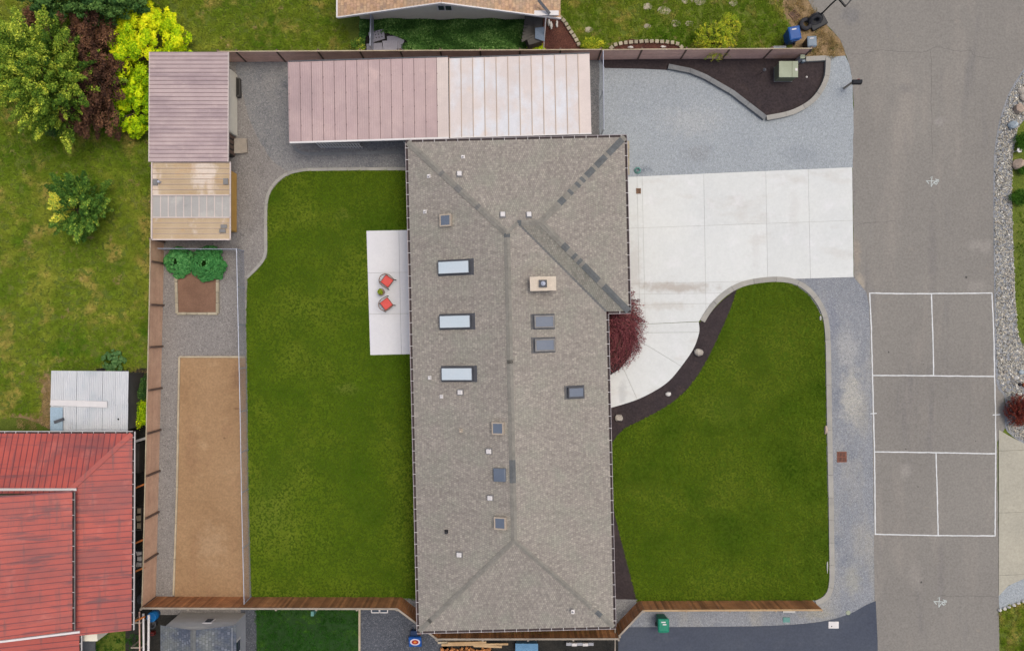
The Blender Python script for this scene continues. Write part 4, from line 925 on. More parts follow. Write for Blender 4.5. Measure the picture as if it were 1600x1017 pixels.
for k in (1, 2, 3, 4):
    a, b = k1[0].lerp(k1[3], k / 5), k1[1].lerp(k1[2], k / 5); mb = MB()
    for j in range(14): p = a.lerp(b, (j + .02) / 14) + Vector((0, 0, .045)); mb.box(p.x, p.y, p.z, .05, .05, .03)
    mb.build('fixing_cap', M['seam'], c1, kind='stuff')
posts(c1, [(470, 122), (560, 121), (650, 119), (690, 118), (490, 220), (570, 218), (640, 216), (690, 214)], 2.4, M['siding'])
c2 = empty('pearl_carport', P(812, 150), 'carport with pearly translucent panel roof beside the north end of the house', 'carport')
k2 = [V3(702, 91, 2.6), V3(921, 83.5, 2.6), V3(924, 209, 2.55), V3(703, 215.5, 2.55)]
sheet_roof(c2, k2, 'x', 12, M['pearl'], M['seam_tan'], 0, 0, 0, .04, .03, 1, M['cream_metal'])
MB().beam(k2[3], k2[2], .07, .10).build('eave_trim', M['white_metal'], c2); MB().beam(k2[0], k2[1], .06, .10).build('eave_trim', M['dark_frame'], c2)
posts(c2, [(715, 116), (800, 114), (902, 112), (715, 208), (800, 205), (905, 203)], 2.45, M['siding'])
def slat_panel(x0, x1, y, label):
    t = empty('slatted_screen', P((x0 + x1) / 2, y), label, 'screen', 'white slatted screens under the carport edge')
    n = int((x1 - x0) / 4.4)
    me = MB().box(0, 0, .62, .082, .025, 1.24).mesh('slat', M['white_metal'])
    for k in range(n):
        q = P(x0 + (x1 - x0) * (k + .5) / n, y); piece('slat', me, t, (q.x, q.y, .03))
    a, b = P(x0, y), P(x1, y)
    for z in (.25, 1.05): MB().beam(a + Vector((0, .03, z)), b + Vector((0, .03, z)), .03, .06).build('rail', M['white_metal'], t)
slat_panel(501, 568, 232, 'white slatted screen under the pink carport eave, near its west end')
slat_panel(634, 700, 230, 'white slatted screen under the carport beside the house roof corner')

# ------------------------------------------------------------------ fences
def board_fence(name, pts, h, m, label, nb=9, post_px=None, out=None, post_m=None, cap=None, group=None):
    """horizontal boards on posts; pts = ground pixels at the posts"""
    t = empty(name, P(*pts[0]), label, 'fence', group)
    bh = h / nb; me = MB().box(0, 0, 0, 1, .022, bh - .008).mesh('fence_board', m)
    pm = MB().box(0, 0, h / 2, .10, .10, h + .03).mesh('fence_post', post_m or M['fence_post'])
    im = MB().box(0, 0, h / 2, .09, .03, h - .02).mesh('fence_batten', M['fence_post'])
    for i, p in enumerate(pts):
        q = P(*p); r = math.atan2((P(*pts[min(i + 1, len(pts) - 1)]) - P(*pts[max(i - 1, 0)])).y, (P(*pts[min(i + 1, len(pts) - 1)]) - P(*pts[max(i - 1, 0)])).x)
        n = Vector((-math.sin(r), math.cos(r), 0)) * out
        piece('fence_post', pm, t, q + n * .07, (0, 0, r)); piece('fence_batten', im, t, q - n * .028, (0, 0, r))
        if i + 1 < len(pts):
            w = P(*pts[i + 1]); c = (q + w) / 2; L = (w - q).length; a = math.atan2((w - q).y, (w - q).x)
            for k in range(nb):
                piece('fence_board', me, t, (c.x, c.y, bh * (k + .5)), (0, 0, a), (L - .02, 1, 1))
            MB().beam(q + Vector((0, 0, h + .012)), w + Vector((0, 0, h + .012)), .06, .024).build('fence_cap', cap or M['timber'], t)
    return t
ly = [378, 412, 477, 541, 606, 671, 735, 799, 864, 932]
lx = lambda y: 255.5 - max(0, y - 420) * .0235 if y < 900 else 243.0
board_fence('board_fence', [(lx(y), 508 + (y - 508) * 1.0) for y in ly], 1.65, M['fence_tan'], 'tan horizontal board fence along the west side of the sand court', 9, out=1)
ty = lambda x: 97 - (x - 357) * .0052 + (0 if x < 940 else -.6)
tx = [357, 446, 508, 571, 632, 692, 752, 812, 873, 934]
board_fence('board_fence', [(x, ty(x)) for x in tx[:1] + [385] + tx[1:]], 1.68, M['fence_mauve'], 'mauve brown board fence running behind the two carports', 9, out=1)
board_fence('board_fence', [(x, ty(x)) for x in (934, 996, 1063, 1128, 1192, 1252)], 1.62, M['fence_mauve'], 'pinkish brown board fence along the dark mulch bed, east of the wire gate', 9, out=1)
board_fence('board_fence', [(257, 268), (256.5, 322), (256, 378)], 1.6, M['fence_mauve'], 'board fence mostly hidden behind the tan shed', 9, out=-1)
def picket_fence(pts, h, label, out, w=.14, capm=None):
    t = empty('picket_fence', P(*pts[0]), label, 'fence')
    me = MB().box(0, 0, h / 2, w - .012, .02, h).mesh('picket', M['fence_brown']); pm = MB().box(0, 0, h / 2, .10, .10, h + .04).mesh('fence_post', M['grey_wood'])
    for i in range(len(pts) - 1):
        q, r = P(*pts[i]), P(*pts[i + 1]); d = r - q; L = d.length; a = math.atan2(d.y, d.x); n = Vector((-math.sin(a), math.cos(a), 0)) * out; k = int(L / w)
        for j in range(k):
            p = q + d * ((j + .5) / k) + n * random.uniform(-.006, .006); piece('picket', me, t, p + Vector((0, 0, random.uniform(-.01, .01))), (0, 0, a), (L / k / w, 1, 1))
        np_ = max(1, round(L / 2.4))
        for j in range(np_ + 1): piece('fence_post', pm, t, q + d * (j / np_) + n * .09, (0, 0, a))
        for z in (.3, h - .25): MB().beam(q + n * .04 + Vector((0, 0, z)), r + n * .04 + Vector((0, 0, z)), .04, .09).build('rail', M['grey_wood'], t)
        MB().beam(q + n * .02 + Vector((0, 0, h + .02)), r + n * .02 + Vector((0, 0, h + .02)), .10, .03).build('fence_cap', capm or M['grey_wood'], t)
picket_fence([(243, 931.5), (385, 932), (628, 932.5)], 1.8, 'red brown picket fence along the bottom of the west lawn', -1)
picket_fence([(628, 932.5), (688, 978), (960, 977.5)], 1.8, 'shadowed picket fence passing under the south eave of the long house', -1)
picket_fence([(961, 977), (997.5, 938.5)], 1.5, 'short diagonal picket fence from the house corner to the east lawn', -1)
picket_fence([(997.5, 938.5), (1130, 938), (1269, 937.5)], 1.45, 'red brown picket fence between the east lawn and the dark asphalt drive', -1, capm=M['raw_wood'])
t = empty('timber_rail', P(966, 1000), 'pale low rail beside the dark asphalt drive at the bottom edge', 'rail')
MB().beam(P(961, 981, 1.0), P(961, 1060, 1.0), .06, .1).build('top_rail', M['grey_wood'], t)
for y in (985, 1030): q = P(958, y); MB().box(q.x, q.y, .5, .08, .08, 1.0).build('post', M['grey_wood'], t)

def chain_link(name, pts, h, label, post_step=2.6, cell=.065, wire=.0042, cat='fence', rail=.024, slat=None):
    t = empty(name, P(*pts[0]), label, cat)
    me = MB().tube([(0, 0, 0), (0, 0, h + .03)], .024, 8).mesh('post', M['galv'])
    fab = MB()
    for i in range(len(pts) - 1):
        a, b = P(*pts[i]), P(*pts[i + 1]); d = b - a; L = d.length; u = d / L; n = max(1, round(L / post_step))
        for j in range(n + (i == len(pts) - 2)): piece('post', me, t, a + d * (j / n))
        MB().tube([a + Vector((0, 0, h)), b + Vector((0, 0, h))], rail, 8).build('top_rail', M['galv'], t)
        nn = Vector((-u.y, u.x, 0)); k = int((L + h) / cell); H0 = .03
        for j in range(k):
            for sg in (0, 1):
                s0 = -h + j * cell; x0, z0, x1, z1 = s0, H0, s0 + h - H0, h
                if x0 < 0: z0 -= x0; x0 = 0
                if x1 > L: z1 -= x1 - L; x1 = L
                if x1 <= x0: continue
                if sg: x0, x1 = L - x0, L - x1
                p, q = a + u * x0 + Vector((0, 0, z0)), a + u * x1 + Vector((0, 0, z1)); w = (q - p).normalized().cross(nn) * wire
                fab.v += [tuple(p - w), tuple(p + w), tuple(q + w), tuple(q - w)]; m_ = len(fab.v); fab.face((m_ - 4, m_ - 3, m_ - 2, m_ - 1))
        if slat: 
            sme = MB().box(0, 0, h / 2, .05, .006, h - .06).mesh('privacy_slat', slat)
            for j in range(int(L / .075)): piece('privacy_slat', sme, t, a + u * (.04 + j * .075), (0, 0, math.atan2(u.y, u.x)))
    fab.build('wire_mesh', M['galv'], t, kind='stuff')
    return t
chain_link('chain_link_fence', [(381.5, 392), (384, 508), (387, 640), (389, 763), (393, 931)], 1.25, 'long galvanised wire fence between the west lawn and the sand court', 2.6)
chain_link('chain_link_fence', [(262, 391.5), (380, 392.5)], 1.2, 'short wire fence behind the two leafy green plants', 2.2)
chain_link('chain_link_fence', [(585, 25), (584, 83)], 1.2, 'wire fence at the west corner of the tan roofed house by the paving slabs', 1.4, slat=M['galv'])
chain_link('wire_gate', [(937, 97), (938, 214)], 1.75, 'tall wire gate across the gravel between carport and front gravel', 1.9, cat='gate', slat=None, cell=.05)

# ------------------------------------------------------------------ red roofed house
rh = empty('red_roof_house', P(80, 850), 'neighbouring house with faded red ribbed metal roof in the lower left corner', 'house')
z0 = 2.9; kp = .30
ne = V3(207, 677, z0); se = V3(205.5, 984, z0); nw = V3(-140, 677, z0)
v_w = 88 * (H - z0) / F
# north slope with hip, and east slope
hipz = z0 + kp * v_w; hip = V3(0, 0, 0)
hx = ne.x - v_w; hy = ne.y - v_w; hipt = Vector((hx, hy, hipz))
cut_se = Vector((hx, se.y, hipz)); cut_nw = Vector((nw.x, hy, hipz))
def ribbed(parent, poly, e, s, step, m, sm_, rib=.035, rh_=.03, nm='roof_sheet'):
    """sheets running up the slope (s), side by side along e"""
    poly = [Vector(p) for p in poly]; o = poly[0]; n = e.cross(s).normalized(); n = n if n.z > 0 else -n
    P2 = [Vector(((p - o).dot(e), (p - o).dot(s))) for p in poly]; a0, a1 = min(q.x for q in P2), max(q.x for q in P2); k = 0
    while a0 + k * step < a1 - 1e-4:
        c = clip(P2, (a0 + k * step, 0), (a0 + k * step, 1), -1); c = clip(c, (a0 + (k + 1) * step, 0), (a0 + (k + 1) * step, 1), 1) if len(c) > 2 else c
        if len(c) > 2:
            w3 = [o + e * q[0] + s * q[1] for q in c]; nv = (w3[1] - w3[0]).cross(w3[2] - w3[1])
            if nv.z < 0: w3 = w3[::-1]
            mb = MB(); mb.poly([p + n * .02 for p in w3]); mb.poly([p for p in w3[::-1]]); ob = mb.build(nm, m, parent)
            x = a0 + k * step + .001; ys = [q[1] for q in c if abs(q[0] - (a0 + k * step)) < 1e-4]
            if len(ys) >= 2:
                p1, p2 = o + e * x + s * min(ys) + n * .03, o + e * x + s * max(ys) + n * .03
                if (p2 - p1).length > .05: MB().beam(p1, p2, rib, rh_, n).build('roof_rib', sm_, ob)
        k += 1
X, Y = Vector((1, 0, 0)), Vector((0, 1, 0))
ribbed(rh, [nw, ne, hipt, cut_nw], X, Vector((0, -1, kp)).normalized(), .31, M['red_metal'], M['red_seam'], .038, .022)
ribbed(rh, [ne, se, cut_se, hipt], -Y, Vector((-1, 0, kp)).normalized(), .31, M['red_metal'], M['red_seam'], .038, .022)
MB().beam(ne + Vector((-.02, -.02, .05)), hipt + Vector((0, 0, .05)), .26, .04).build('hip_cap', M['red_metal'], rh)
gutter(nw, ne, rh, Y, z0 - .01, .6, M['gutter_dark'], M['white_metal'], M['white_metal'], .11); gutter(ne + Vector((0, .1, 0)), se, rh, X, z0 - .01, .6, M['gutter_dark'], M['white_metal'], M['white_metal'], .11)
# upper roof
uz = 4.15; ne2 = V3(113, 768.5, uz); se2 = V3(113, 985, uz); upd = 5.5
nw2 = Vector((ne2.x - upd, ne2.y, uz + upd * .40)); sw2 = Vector((se2.x - upd, se2.y, uz + upd * .40))
ribbed(rh, [ne2, se2, sw2, nw2], -Y, Vector((-1, 0, .40)).normalized(), .31, M['red_metal'], M['red_seam'], .038, .022)
gutter(ne2, se2, rh, X, uz - .01, .8, M['gutter_dark'], M['grey_frame'], M['white_metal'], .10)
MB().beam(ne2 + Vector((0, .03, .02)), nw2 + Vector((0, .03, .02)), .05, .08).build('rake_board', M['red_seam'], rh)
MB().beam(Vector((ne2.x + .05, ne2.y + .07, hipz + .03)), Vector((nw2.x, ne2.y + .07, hipz + .03)), .13, .05).build('base_flashing', M['white_metal'], rh)
MB().beam(se2 + Vector((.4, -.05, .0)), sw2 + Vector((0, -.05, .03)), .10, .12).build('rake_board', M['white_metal'], rh)
MB().prism(W([(10, 700), (193, 700), (193, 970), (-100, 970), (-100, 700)]), 0, z0 - .05).build('wall', M['siding'], rh)
a, b = ne2 + Vector((-.3, -.3, 0)), se2 + Vector((-.3, .3, 0))
MB().prism([(a.x, a.y), (b.x, b.y), (b.x - 5, b.y), (a.x - 5, a.y)], z0 - .04, uz - .03).build('upper_wall', M['siding'], rh)
mb = MB(); mb.poly([(a.x, a.y + .02, uz - .05), (nw2.x + .3, a.y + .02, uz - .05), (nw2.x + .3, a.y + .02, nw2.z - .1)]); mb.build('gable_wall', M['siding'], rh)
lz = 3.3; l1 = V3(124, 990, lz); l2 = V3(124, 1080, lz); dn = 5.5
ribbed(rh, [l1, l2, l2 + Vector((-dn, 0, dn * .3)), l1 + Vector((-dn, 0, dn * .3))], -Y, Vector((-1, 0, .3)).normalized(), .31, M['red_metal'], M['red_seam'], .038, .022)
gutter(l1, l2, rh, X, lz - .01, .8, M['gutter_dark'], M['white_metal'], M['white_metal'], .1)
MB().prism(W([(110, 995), (110, 1100), (-60, 1100), (-60, 995)]), 0, lz - .05).build('wall', M['siding_grey'], rh)
MB().prism(W([(128, 985), (150, 985), (150, 1100), (128, 1100)]), 0, .10).build('concrete_step', M['kerb_dark'], rh)

# white corrugated shed
wsd = empty('corrugated_shed', P(140, 626), 'low shed with pale corrugated sheet roof next to the red roofed house', 'shed')
cw = [V3(80, 579, 2.25), V3(201.5, 580, 2.25), V3(200, 682, 2.05), V3(78.5, 682, 2.05)]
def corr(parent, c, n, m, amp=.016, wl_=.10):
    NW, NE, SE, SW = c
    for k in range(n):
        t0, t1 = k / n, (k + 1) / n - .002; ns = max(4, int((NE - NW).length / n / (wl_ / 4))); mb = MB()
        top = []; bot = []
        for j in range(ns + 1):
            t = t0 + (t1 - t0) * j / ns; w = amp * math.sin(j * math.pi / 2) + (.01 if k % 2 else 0); top.append(NW.lerp(NE, t) + Vector((0, 0, w))); bot.append(SW.lerp(SE, t) + Vector((0, 0, w)))
        for j in range(ns): mb.poly([top[j], bot[j], bot[j + 1], top[j + 1]])
        mb.build('corrugated_sheet', m, parent, smooth=False)
mid = [cw[0].lerp(cw[3], .48), cw[1].lerp(cw[2], .48)]
corr(wsd, [cw[0], cw[1], mid[1] + Vector((0, -.1, .03)), mid[0] + Vector((0, -.1, .03))], 6, M['white_roof']); corr(wsd, [mid[0], mid[1], cw[2], cw[3]], 6, M['white_roof'])
MB().prism(W([(80, 624.5), (168, 627), (168, 636.5), (79, 633)], 2.2), 2.22, 2.25).build('patch_board', M['white_metal'], wsd)
MB().prism(W([(79, 636), (98.5, 636), (98.5, 674), (79, 674)], 2.15), 2.17, 2.185).build('blue_sheet', mat('faded_blue_sheet', C(166, 188, 202), C(156, 178, 194), 1, .6), wsd)
MB().prism(W([(122, 582), (226, 582), (226, 664), (122, 664)]), 0, 1.98).build('wall', M['dark_wood'], wsd)
q = P(92, 657, 2.25); tag(MB().box(q.x, q.y, 2.24, .52, .16, .12, .35).build('brick', M['dark_frame'], origin=(q.x, q.y, 2.18)), 'dark weathered block lying on the pale blue sheet of the corrugated roof', 'block')
q = P(184, 655, 2.2); tag(MB().lathe((q.x, q.y, 2.09), [(.05, 0), (.05, .06), (.03, .08)], 10).build('vent_pipe', M['black'], origin=(q.x, q.y, 2.09)), 'small dark pipe end poking through the corrugated shed roof', 'pipe')

# ------------------------------------------------------------------ bottom grey shed
gsd = empty('grey_shed', P(328, 1000), 'small neighbour shed with dark grey shingle roof behind the picket fence', 'shed')
wN, ev, rg = 957.0, 2.2, 2.85
a, b = P(283, wN), P(384, wN); midx = (a.x + b.x) / 2; L_ = 6.0
MB().prism([(a.x, a.y), (b.x, b.y), (b.x, b.y - L_), (a.x, a.y - L_)], 0, ev).build('wall', M['siding_white'], gsd)
mb = MB(); mb.poly([(a.x, a.y, ev), (b.x, b.y, ev), (midx, a.y, rg - .03)][::-1]).build('gable', M['siding_white'], gsd)
for k in range(11):
    z = .15 + k * .2; MB().beam((a.x, a.y + .012, z), (b.x, b.y + .012, z), .02, .18).build('siding_board', M['siding_white'], gsd)
    MB().beam((b.x + .012, b.y, z), (b.x + .012, b.y - L_, z), .02, .18).build('siding_board', M['siding_grey'], gsd)
yo = a.y + .12; ex = .22; dz_ = (rg - ev) / ((b.x - a.x) / 2)
for sg, xe in ((-1, a.x - ex), (1, b.x + ex)):
    ze = ev - ex * dz_ + .03; s_ = Vector((-sg, 0, dz_)).normalized(); e_ = Vector((0, -1, 0)) * (1 if sg > 0 else 1)
    courses('roof_slope', [Vector((xe, yo, ze)), Vector((xe, yo - L_, ze)), Vector((midx, yo - L_, rg + .03)), Vector((midx, yo, rg + .03))], Vector((0, -1, 0)), s_, M['shingle_grey'], gsd, .2, .012)
caps((midx, yo, rg + .04), (midx, yo - L_, rg + .04), .3, gsd, (M['cap_dark'], M['cap_dark']), side=1)
q = P(341, wN, 0); f = MB().box(q.x, a.y + .04, 1.35, .52, .05, .62).build('window', M['white_metal'], gsd); MB().box(q.x, a.y + .05, 1.35, .36, .06, .46).build('pane', M['glass_dark'], f)
f = MB().box(b.x + .04, a.y - 1.7, 1.5, .05, 1.5, .9).build('window', M['white_metal'], gsd)
for s_ in (-1, 1): MB().box(b.x + .05, a.y - 1.7 + s_ * .36, 1.5, .06, .60, .74).build('pane', M['glass_dark'], f)

# things in the strip between red house and grey shed
def tagm(o, l, c, g_=None): return tag(o, l, c, g_)
q = P(244, 958); bl = MB().lathe((q.x, q.y, .0), [(.26, 0), (.29, .3), (.27, .62), (.24, .64), (.22, .60)], 18).build('blue_barrel', M['blue_barrel'], origin=(q.x, q.y, 0), smooth=True); tagm(bl, 'bright blue plastic barrel just below the picket fence corner', 'barrel')
q = P(242, 971); bu = MB().lathe((q.x, q.y, 0), [(.18, 0), (.24, .4), (.25, .42), (.20, .42), (.15, .1)], 18).build('bucket', M['dark_frame'], origin=(q.x, q.y, 0)); tagm(bu, 'open dark grey bucket below the bright blue barrel', 'bucket')
q = P(240, 987); gc = empty('petrol_can', (q.x, q.y, 0), 'small dark red fuel can beside the grey shed', 'fuel can')
MB().box(q.x, q.y, .16, .30, .22, .3).build('can_body', mat('dark_red_plastic', C(110, 36, 34), None, 3, .5), gc, bevel=.03); MB().tube([(q.x - .1, q.y, .31), (q.x, q.y, .38), (q.x + .1, q.y, .31)], .018, 6).build('handle', M['black'], gc)
for i, (x0, l) in enumerate(((224, 'outer white plastic pipe lying south of the picket fence corner'), (230.5, 'inner white plastic pipe lying south of the picket fence corner'))):
    a_, b_ = P(x0 + i * 2, 958 + i * 2, 1.1), P(x0 + 1, 1080, 1.1); tagm(MB().tube([a_, b_], .055 + .01 * i, 10).build('plastic_pipe', M['white_metal'], origin=a_), l, 'pipe', 'white pipes on a rack')
rk = empty('pipe_rack', P(224, 990), 'grey timber rack carrying two white pipes beside the red roofed house', 'rack')
for y in (962, 1000, 1050):
    p1, p2 = P(218, y), P(234, y); MB().beam((p1.x, p1.y, 1.0), (p2.x, p2.y, 1.0), .07, .07).build('crossbar', M['grey_wood'], rk)
    for p_ in (p1, p2): MB().box(p_.x, p_.y, .48, .06, .06, .96).build('leg', M['grey_wood'], rk)
MB().beam(P(218, 955, 1.0), P(219, 1080, 1.0), .05, .08).build('side_beam', M['fence_mauve'], rk)
# orange beams and junk in the strip
for i, y in enumerate((760, 846, 890, 967)):
    p1, p2 = P(196, y + 9, 1.5), P(226, y - 4, 1.5)
    tagm(MB().beam(p1, p2, .09, .12).build('orange_beam', M['orange_wood'], origin=p1), ['topmost of the orange stained beams between red roof and fence', 'orange stained beam beside the two narrow crates, second from the top', 'orange stained beam third from the top, beside the red roof gutter', 'lowest orange stained beam between the red roof and the fence corner'][i], 'beam', 'orange beams between house and fence')
def crate(px, py, sx, sy, h, m, lab, fill=None):
    q = P(px, py); t = empty('crate', (q.x, q.y, 0), lab, 'crate', 'crates between house and fence')
    for s_ in (-1, 1):
        MB().box(q.x + s_ * sx / 2, q.y, h / 2, .03, sy, h).build('side_board', m, t); MB().box(q.x, q.y + s_ * (sy / 2 - .02), h / 2, sx - .04, .03, h).build('end_board', m, t)
    MB().box(q.x, q.y, .04, sx - .04, sy - .06, .05).build('base_board', m, t)
    if fill:
        for k in range(3): MB().box(q.x + random.uniform(-.05, .05), q.y - sy / 3 + k * sy / 3, h * .55, sx * .7, sy * .24, h * .4, random.uniform(-.2, .2)).build('packed_box', fill, t)
crate(224, 806, .42, 1.3, .7, M['dark_wood'], 'long mossy crate between the red roof and the fence, the upper one', M['timber'])
crate(226, 868, .44, 1.0, .8, M['dark_frame'], 'grey crate of pale boxes between the red roof and the fence', M['white_metal'])
def coil(px, py, r, m, lab):
    q = P(px, py); mb = MB(); pts = []
    for k in range(60):
        a_ = k * .55; rr = r * (1 - .005 * k); pts.append((q.x + rr * math.cos(a_) * .7, q.y + rr * math.sin(a_) * 1.4, .06 + .008 * k))
    tagm(mb.tube(pts, .022, 5).build('hose_coil', m, origin=(q.x, q.y, 0)), lab, 'hose')
coil(226, 905, .25, M['black'], 'tangled black hose coil between the red roof and the fence')
coil(224, 932, .22, M['dark_frame'], 'grey hose coil near the bottom end of the west fence')
cp = empty('compost_box', P(218, 620), 'weathered wooden compost box between the corrugated shed and the fence', 'compost box')
MB().prism(W([(203, 592), (224, 596), (222, 630), (203, 632)]), 0, .7).build('box', M['dark_wood'], cp)
for k in range(5): MB().prism(W([(203.5 + k * 4, 593), (206.8 + k * 4, 593.6), (206.5 + k * 4, 629.5), (203.5 + k * 4, 630)]), .7, .73).build('lid_board', M['grey_wood'], cp)
bd = empty('leaning_boards', P(221, 700), 'stack of dark narrow boards lying between red roof and fence', 'boards')
for k in range(5): MB().prism(W([(206 + k * 4, 690), (209.2 + k * 4, 690), (208.5 + k * 4, 736), (205.5 + k * 4, 736)]), 0, .5 + .06 * (k % 3)).build('board', M['dark_wood'], bd)
tagm(MB().beam(P(210, 690, .8), P(232, 683, .8), .14, .05).build('white_plank', M['siding_white'], origin=P(210, 690, .8)), 'short whitish plank crossing the gap above the stacked dark boards', 'plank')

# ------------------------------------------------------------------ north neighbour house
nh = empty('tan_roof_house', P(700, -60), 'neighbouring gable house with tan tiled roof and cream wall at the top edge', 'house')
wy = 31.0; a, b = P(564, wy), P(836, wy); mx = (a.x + b.x) / 2; zE = 2.55; kk = .32; apex = zE + kk * (b.x - a.x) / 2
mb = MB(); mb.poly([(a.x, a.y, 0), (b.x, b.y, 0), (b.x, b.y, zE), (mx, b.y, apex), (a.x, a.y, zE)]); mb.poly([(a.x, a.y, 0), (a.x, a.y, zE), (a.x, a.y + 12, zE), (a.x, a.y + 12, 0)]); mb.poly([(b.x, b.y, 0), (b.x, b.y + 12, 0), (b.x, b.y + 12, zE), (b.x, b.y, zE)])
mb.build('wall', M['siding'], nh)
for k in range(16):
    z = .12 + k * .19; half = (b.x - a.x) / 2 if z < zE - .1 else (apex - z - .15) / kk
    MB().beam((mx - half, a.y - .012, z), (mx + half, a.y - .012, z), .02, .175).build('siding_board', M['siding'], nh)
ov = .78; yS = a.y - ov; xl = P(527, 26, 2.3).x; xr = P(876, 25, 2.3).x; roofL = 14
zl = apex - kk * (mx - xl); zr = apex - kk * (xr - mx)
courses('roof_slope', [Vector((xl, yS, zl)), Vector((xl, yS + roofL, zl)), Vector((mx, yS + roofL, apex + .05)), Vector((mx, yS, apex + .05))], Vector((0, 1, 0)), Vector((1, 0, kk)).normalized(), M['shingle_tan'], nh, .2, .02)
xs = P(800, 22, 2.9).x
courses('roof_slope', [Vector((xr, yS, zr)), Vector((xr, yS + roofL, zr)), Vector((mx, yS + roofL, apex + .05)), Vector((mx, yS, apex + .05))], Vector((0, 1, 0)), Vector((-1, 0, kk)).normalized(), M['shingle_tan'], nh, .2, .02)
for x_, z_ in ((xl, zl), (xr, zr)): MB().beam((x_, yS - .02, z_ + .01), (mx, yS - .02, apex + .06), .06, .16).build('rake_board', M['white_metal'], nh)
MB().beam((xl - .02, yS, zl - .03), (xl - .02, yS + roofL, zl - .03), .08, .12).build('gutter', M['white_metal'], nh)
q = P(695, 9, 1.9); f = MB().box(q.x, a.y - .05, 1.86, .92, .08, .72).build('window', M['white_metal'], nh)
for s_ in (-1, 1): MB().box(q.x + s_ * .2, a.y - .06, 1.86, .32, .10, .52).build('pane', M['glass_dark'], f)
g1, g2 = P(826, 24, 2.6), P(873, 24, 2.6)
mb = MB(); mb.beam(g1, g2, .05, .10); mb.beam(g1 + Vector((0, .14, -.02)), g2 + Vector((0, .14, -.02)), .22, .03); mb.build('porch_gutter', M['white_metal'], nh)
MB().tube([P(853, 26, 2.5), P(849, 80, .1)], .035, 8).build('downpipe', M['white_metal'], nh)
MB().beam(P(841, 0, 3.1), P(859, 22, 2.75), .16, .03).build('valley_flashing', M['dark_frame'], nh)
# dark side structure
dk = empty('lean_to_shed', P(838, 52), 'dark weathered lean-to shed with blue grey panel at the tan house corner', 'shed')
MB().prism(W([(820, 32), (846, 32), (846, 76), (826, 82), (818, 60)]), 0, 1.15).build('wall', M['dark_wood'], dk)
for k in range(6): 
    t_ = k * 5.5; MB().prism(W([(814 + k * .8, 74 - t_), (834, 60 - t_ * .5 + 4), (834, 64.5 - t_ * .5 + 4), (815 + k * .8, 78 - t_)]), 1.16, 1.2).build('roof_board', M['dark_wood'], dk)
MB().prism(W([(836, 45), (850, 43), (851, 66), (836, 61)], 1.2), 1.22, 1.27).build('blue_panel', mat('blue_grey_panel', C(116, 132, 150), C(104, 120, 140), 1, .6), dk)
# paving slabs in ivy
stk = empty('paving_slabs', P(590, 66), 'loose pile of lilac grey perforated paving slabs in the ground cover', 'paving slabs')
for (pts_, z_) in (([(576, 53), (600, 47), (602, 62), (580, 69)], .14), ([(605, 58), (628, 57), (632, 64), (628, 78), (606, 76)], .10), ([(598, 66), (622, 65), (621, 80), (600, 81)], .18), ([(573, 70), (597, 68), (600, 82), (574, 84)], .10), ([(622, 76), (638, 74), (637, 81), (622, 82)], .06)):
    o = MB().prism(W(pts_), z_ - .07, z_).build('slab', M['paver'], stk)
    if z_ == .14:
        for i in range(4):
            for j in range(3): q = P(582 + i * 4.5 + j, 52.5 - i * .8 + j * 4.6); MB().lathe((q.x, q.y, z_), [(.035, 0), (.03, .004)], 8).build('slab_hole', M['black'], o)
# ground cover leaves
def ground_cover(name, poly, n, size, h, m, label, seed):
    rs = np.random.default_rng(seed); w = np.array([(p.x, p.y) for p in W(poly)]); lo, hi = w.min(0), w.max(0)
    pts = rs.uniform(lo, hi, (n * 2, 2)); ins = np.zeros(len(pts), bool); j = len(w) - 1
    for i in range(len(w)):
        xi, yi, xj, yj = *w[i], *w[j]; cnd = ((yi > pts[:, 1]) != (yj > pts[:, 1])) & (pts[:, 0] < (xj - xi) * (pts[:, 1] - yi) / (yj - yi + 1e-12) + xi); ins ^= cnd; j = i
    pts = pts[ins]; bump_ = .5 + .5 * np.sin(pts[:, 0] * 2.3 + 1.7 * np.sin(pts[:, 1] * 3.1)) * np.cos(pts[:, 1] * 2.9 + pts[:, 0]); z = .02 + h * bump_ * rs.random(len(pts)) ** .6
    tn = np.clip(.15 + .5 * bump_ + rs.normal(size=len(pts)) * .2, 0, 1)
    me = leaf_mesh(name, np.c_[pts, z], np.tile([0, 0, 1.], (len(pts), 1)), size, tn, m, (0, 0, 0), .8)
    o = bpy.data.objects.new(name, me); link(o); return tag(o, label, 'ground cover', None, 'stuff')
structure('cover_soil', [(564, 29), (850, 29), (850, 86), (564, 86)], None, .011, M['dark_soil'])
ground_cover('ground_cover', [(564, 30), (650, 29), (760, 29), (820, 29), (816, 60), (830, 82), (640, 84), (638, 66), (605, 52), (572, 56), (568, 84), (560, 84)], 20000, .11, .30, M['leaf_ivy'], 'deep green leafy ground cover below the cream wall of the tan roofed house', 3)

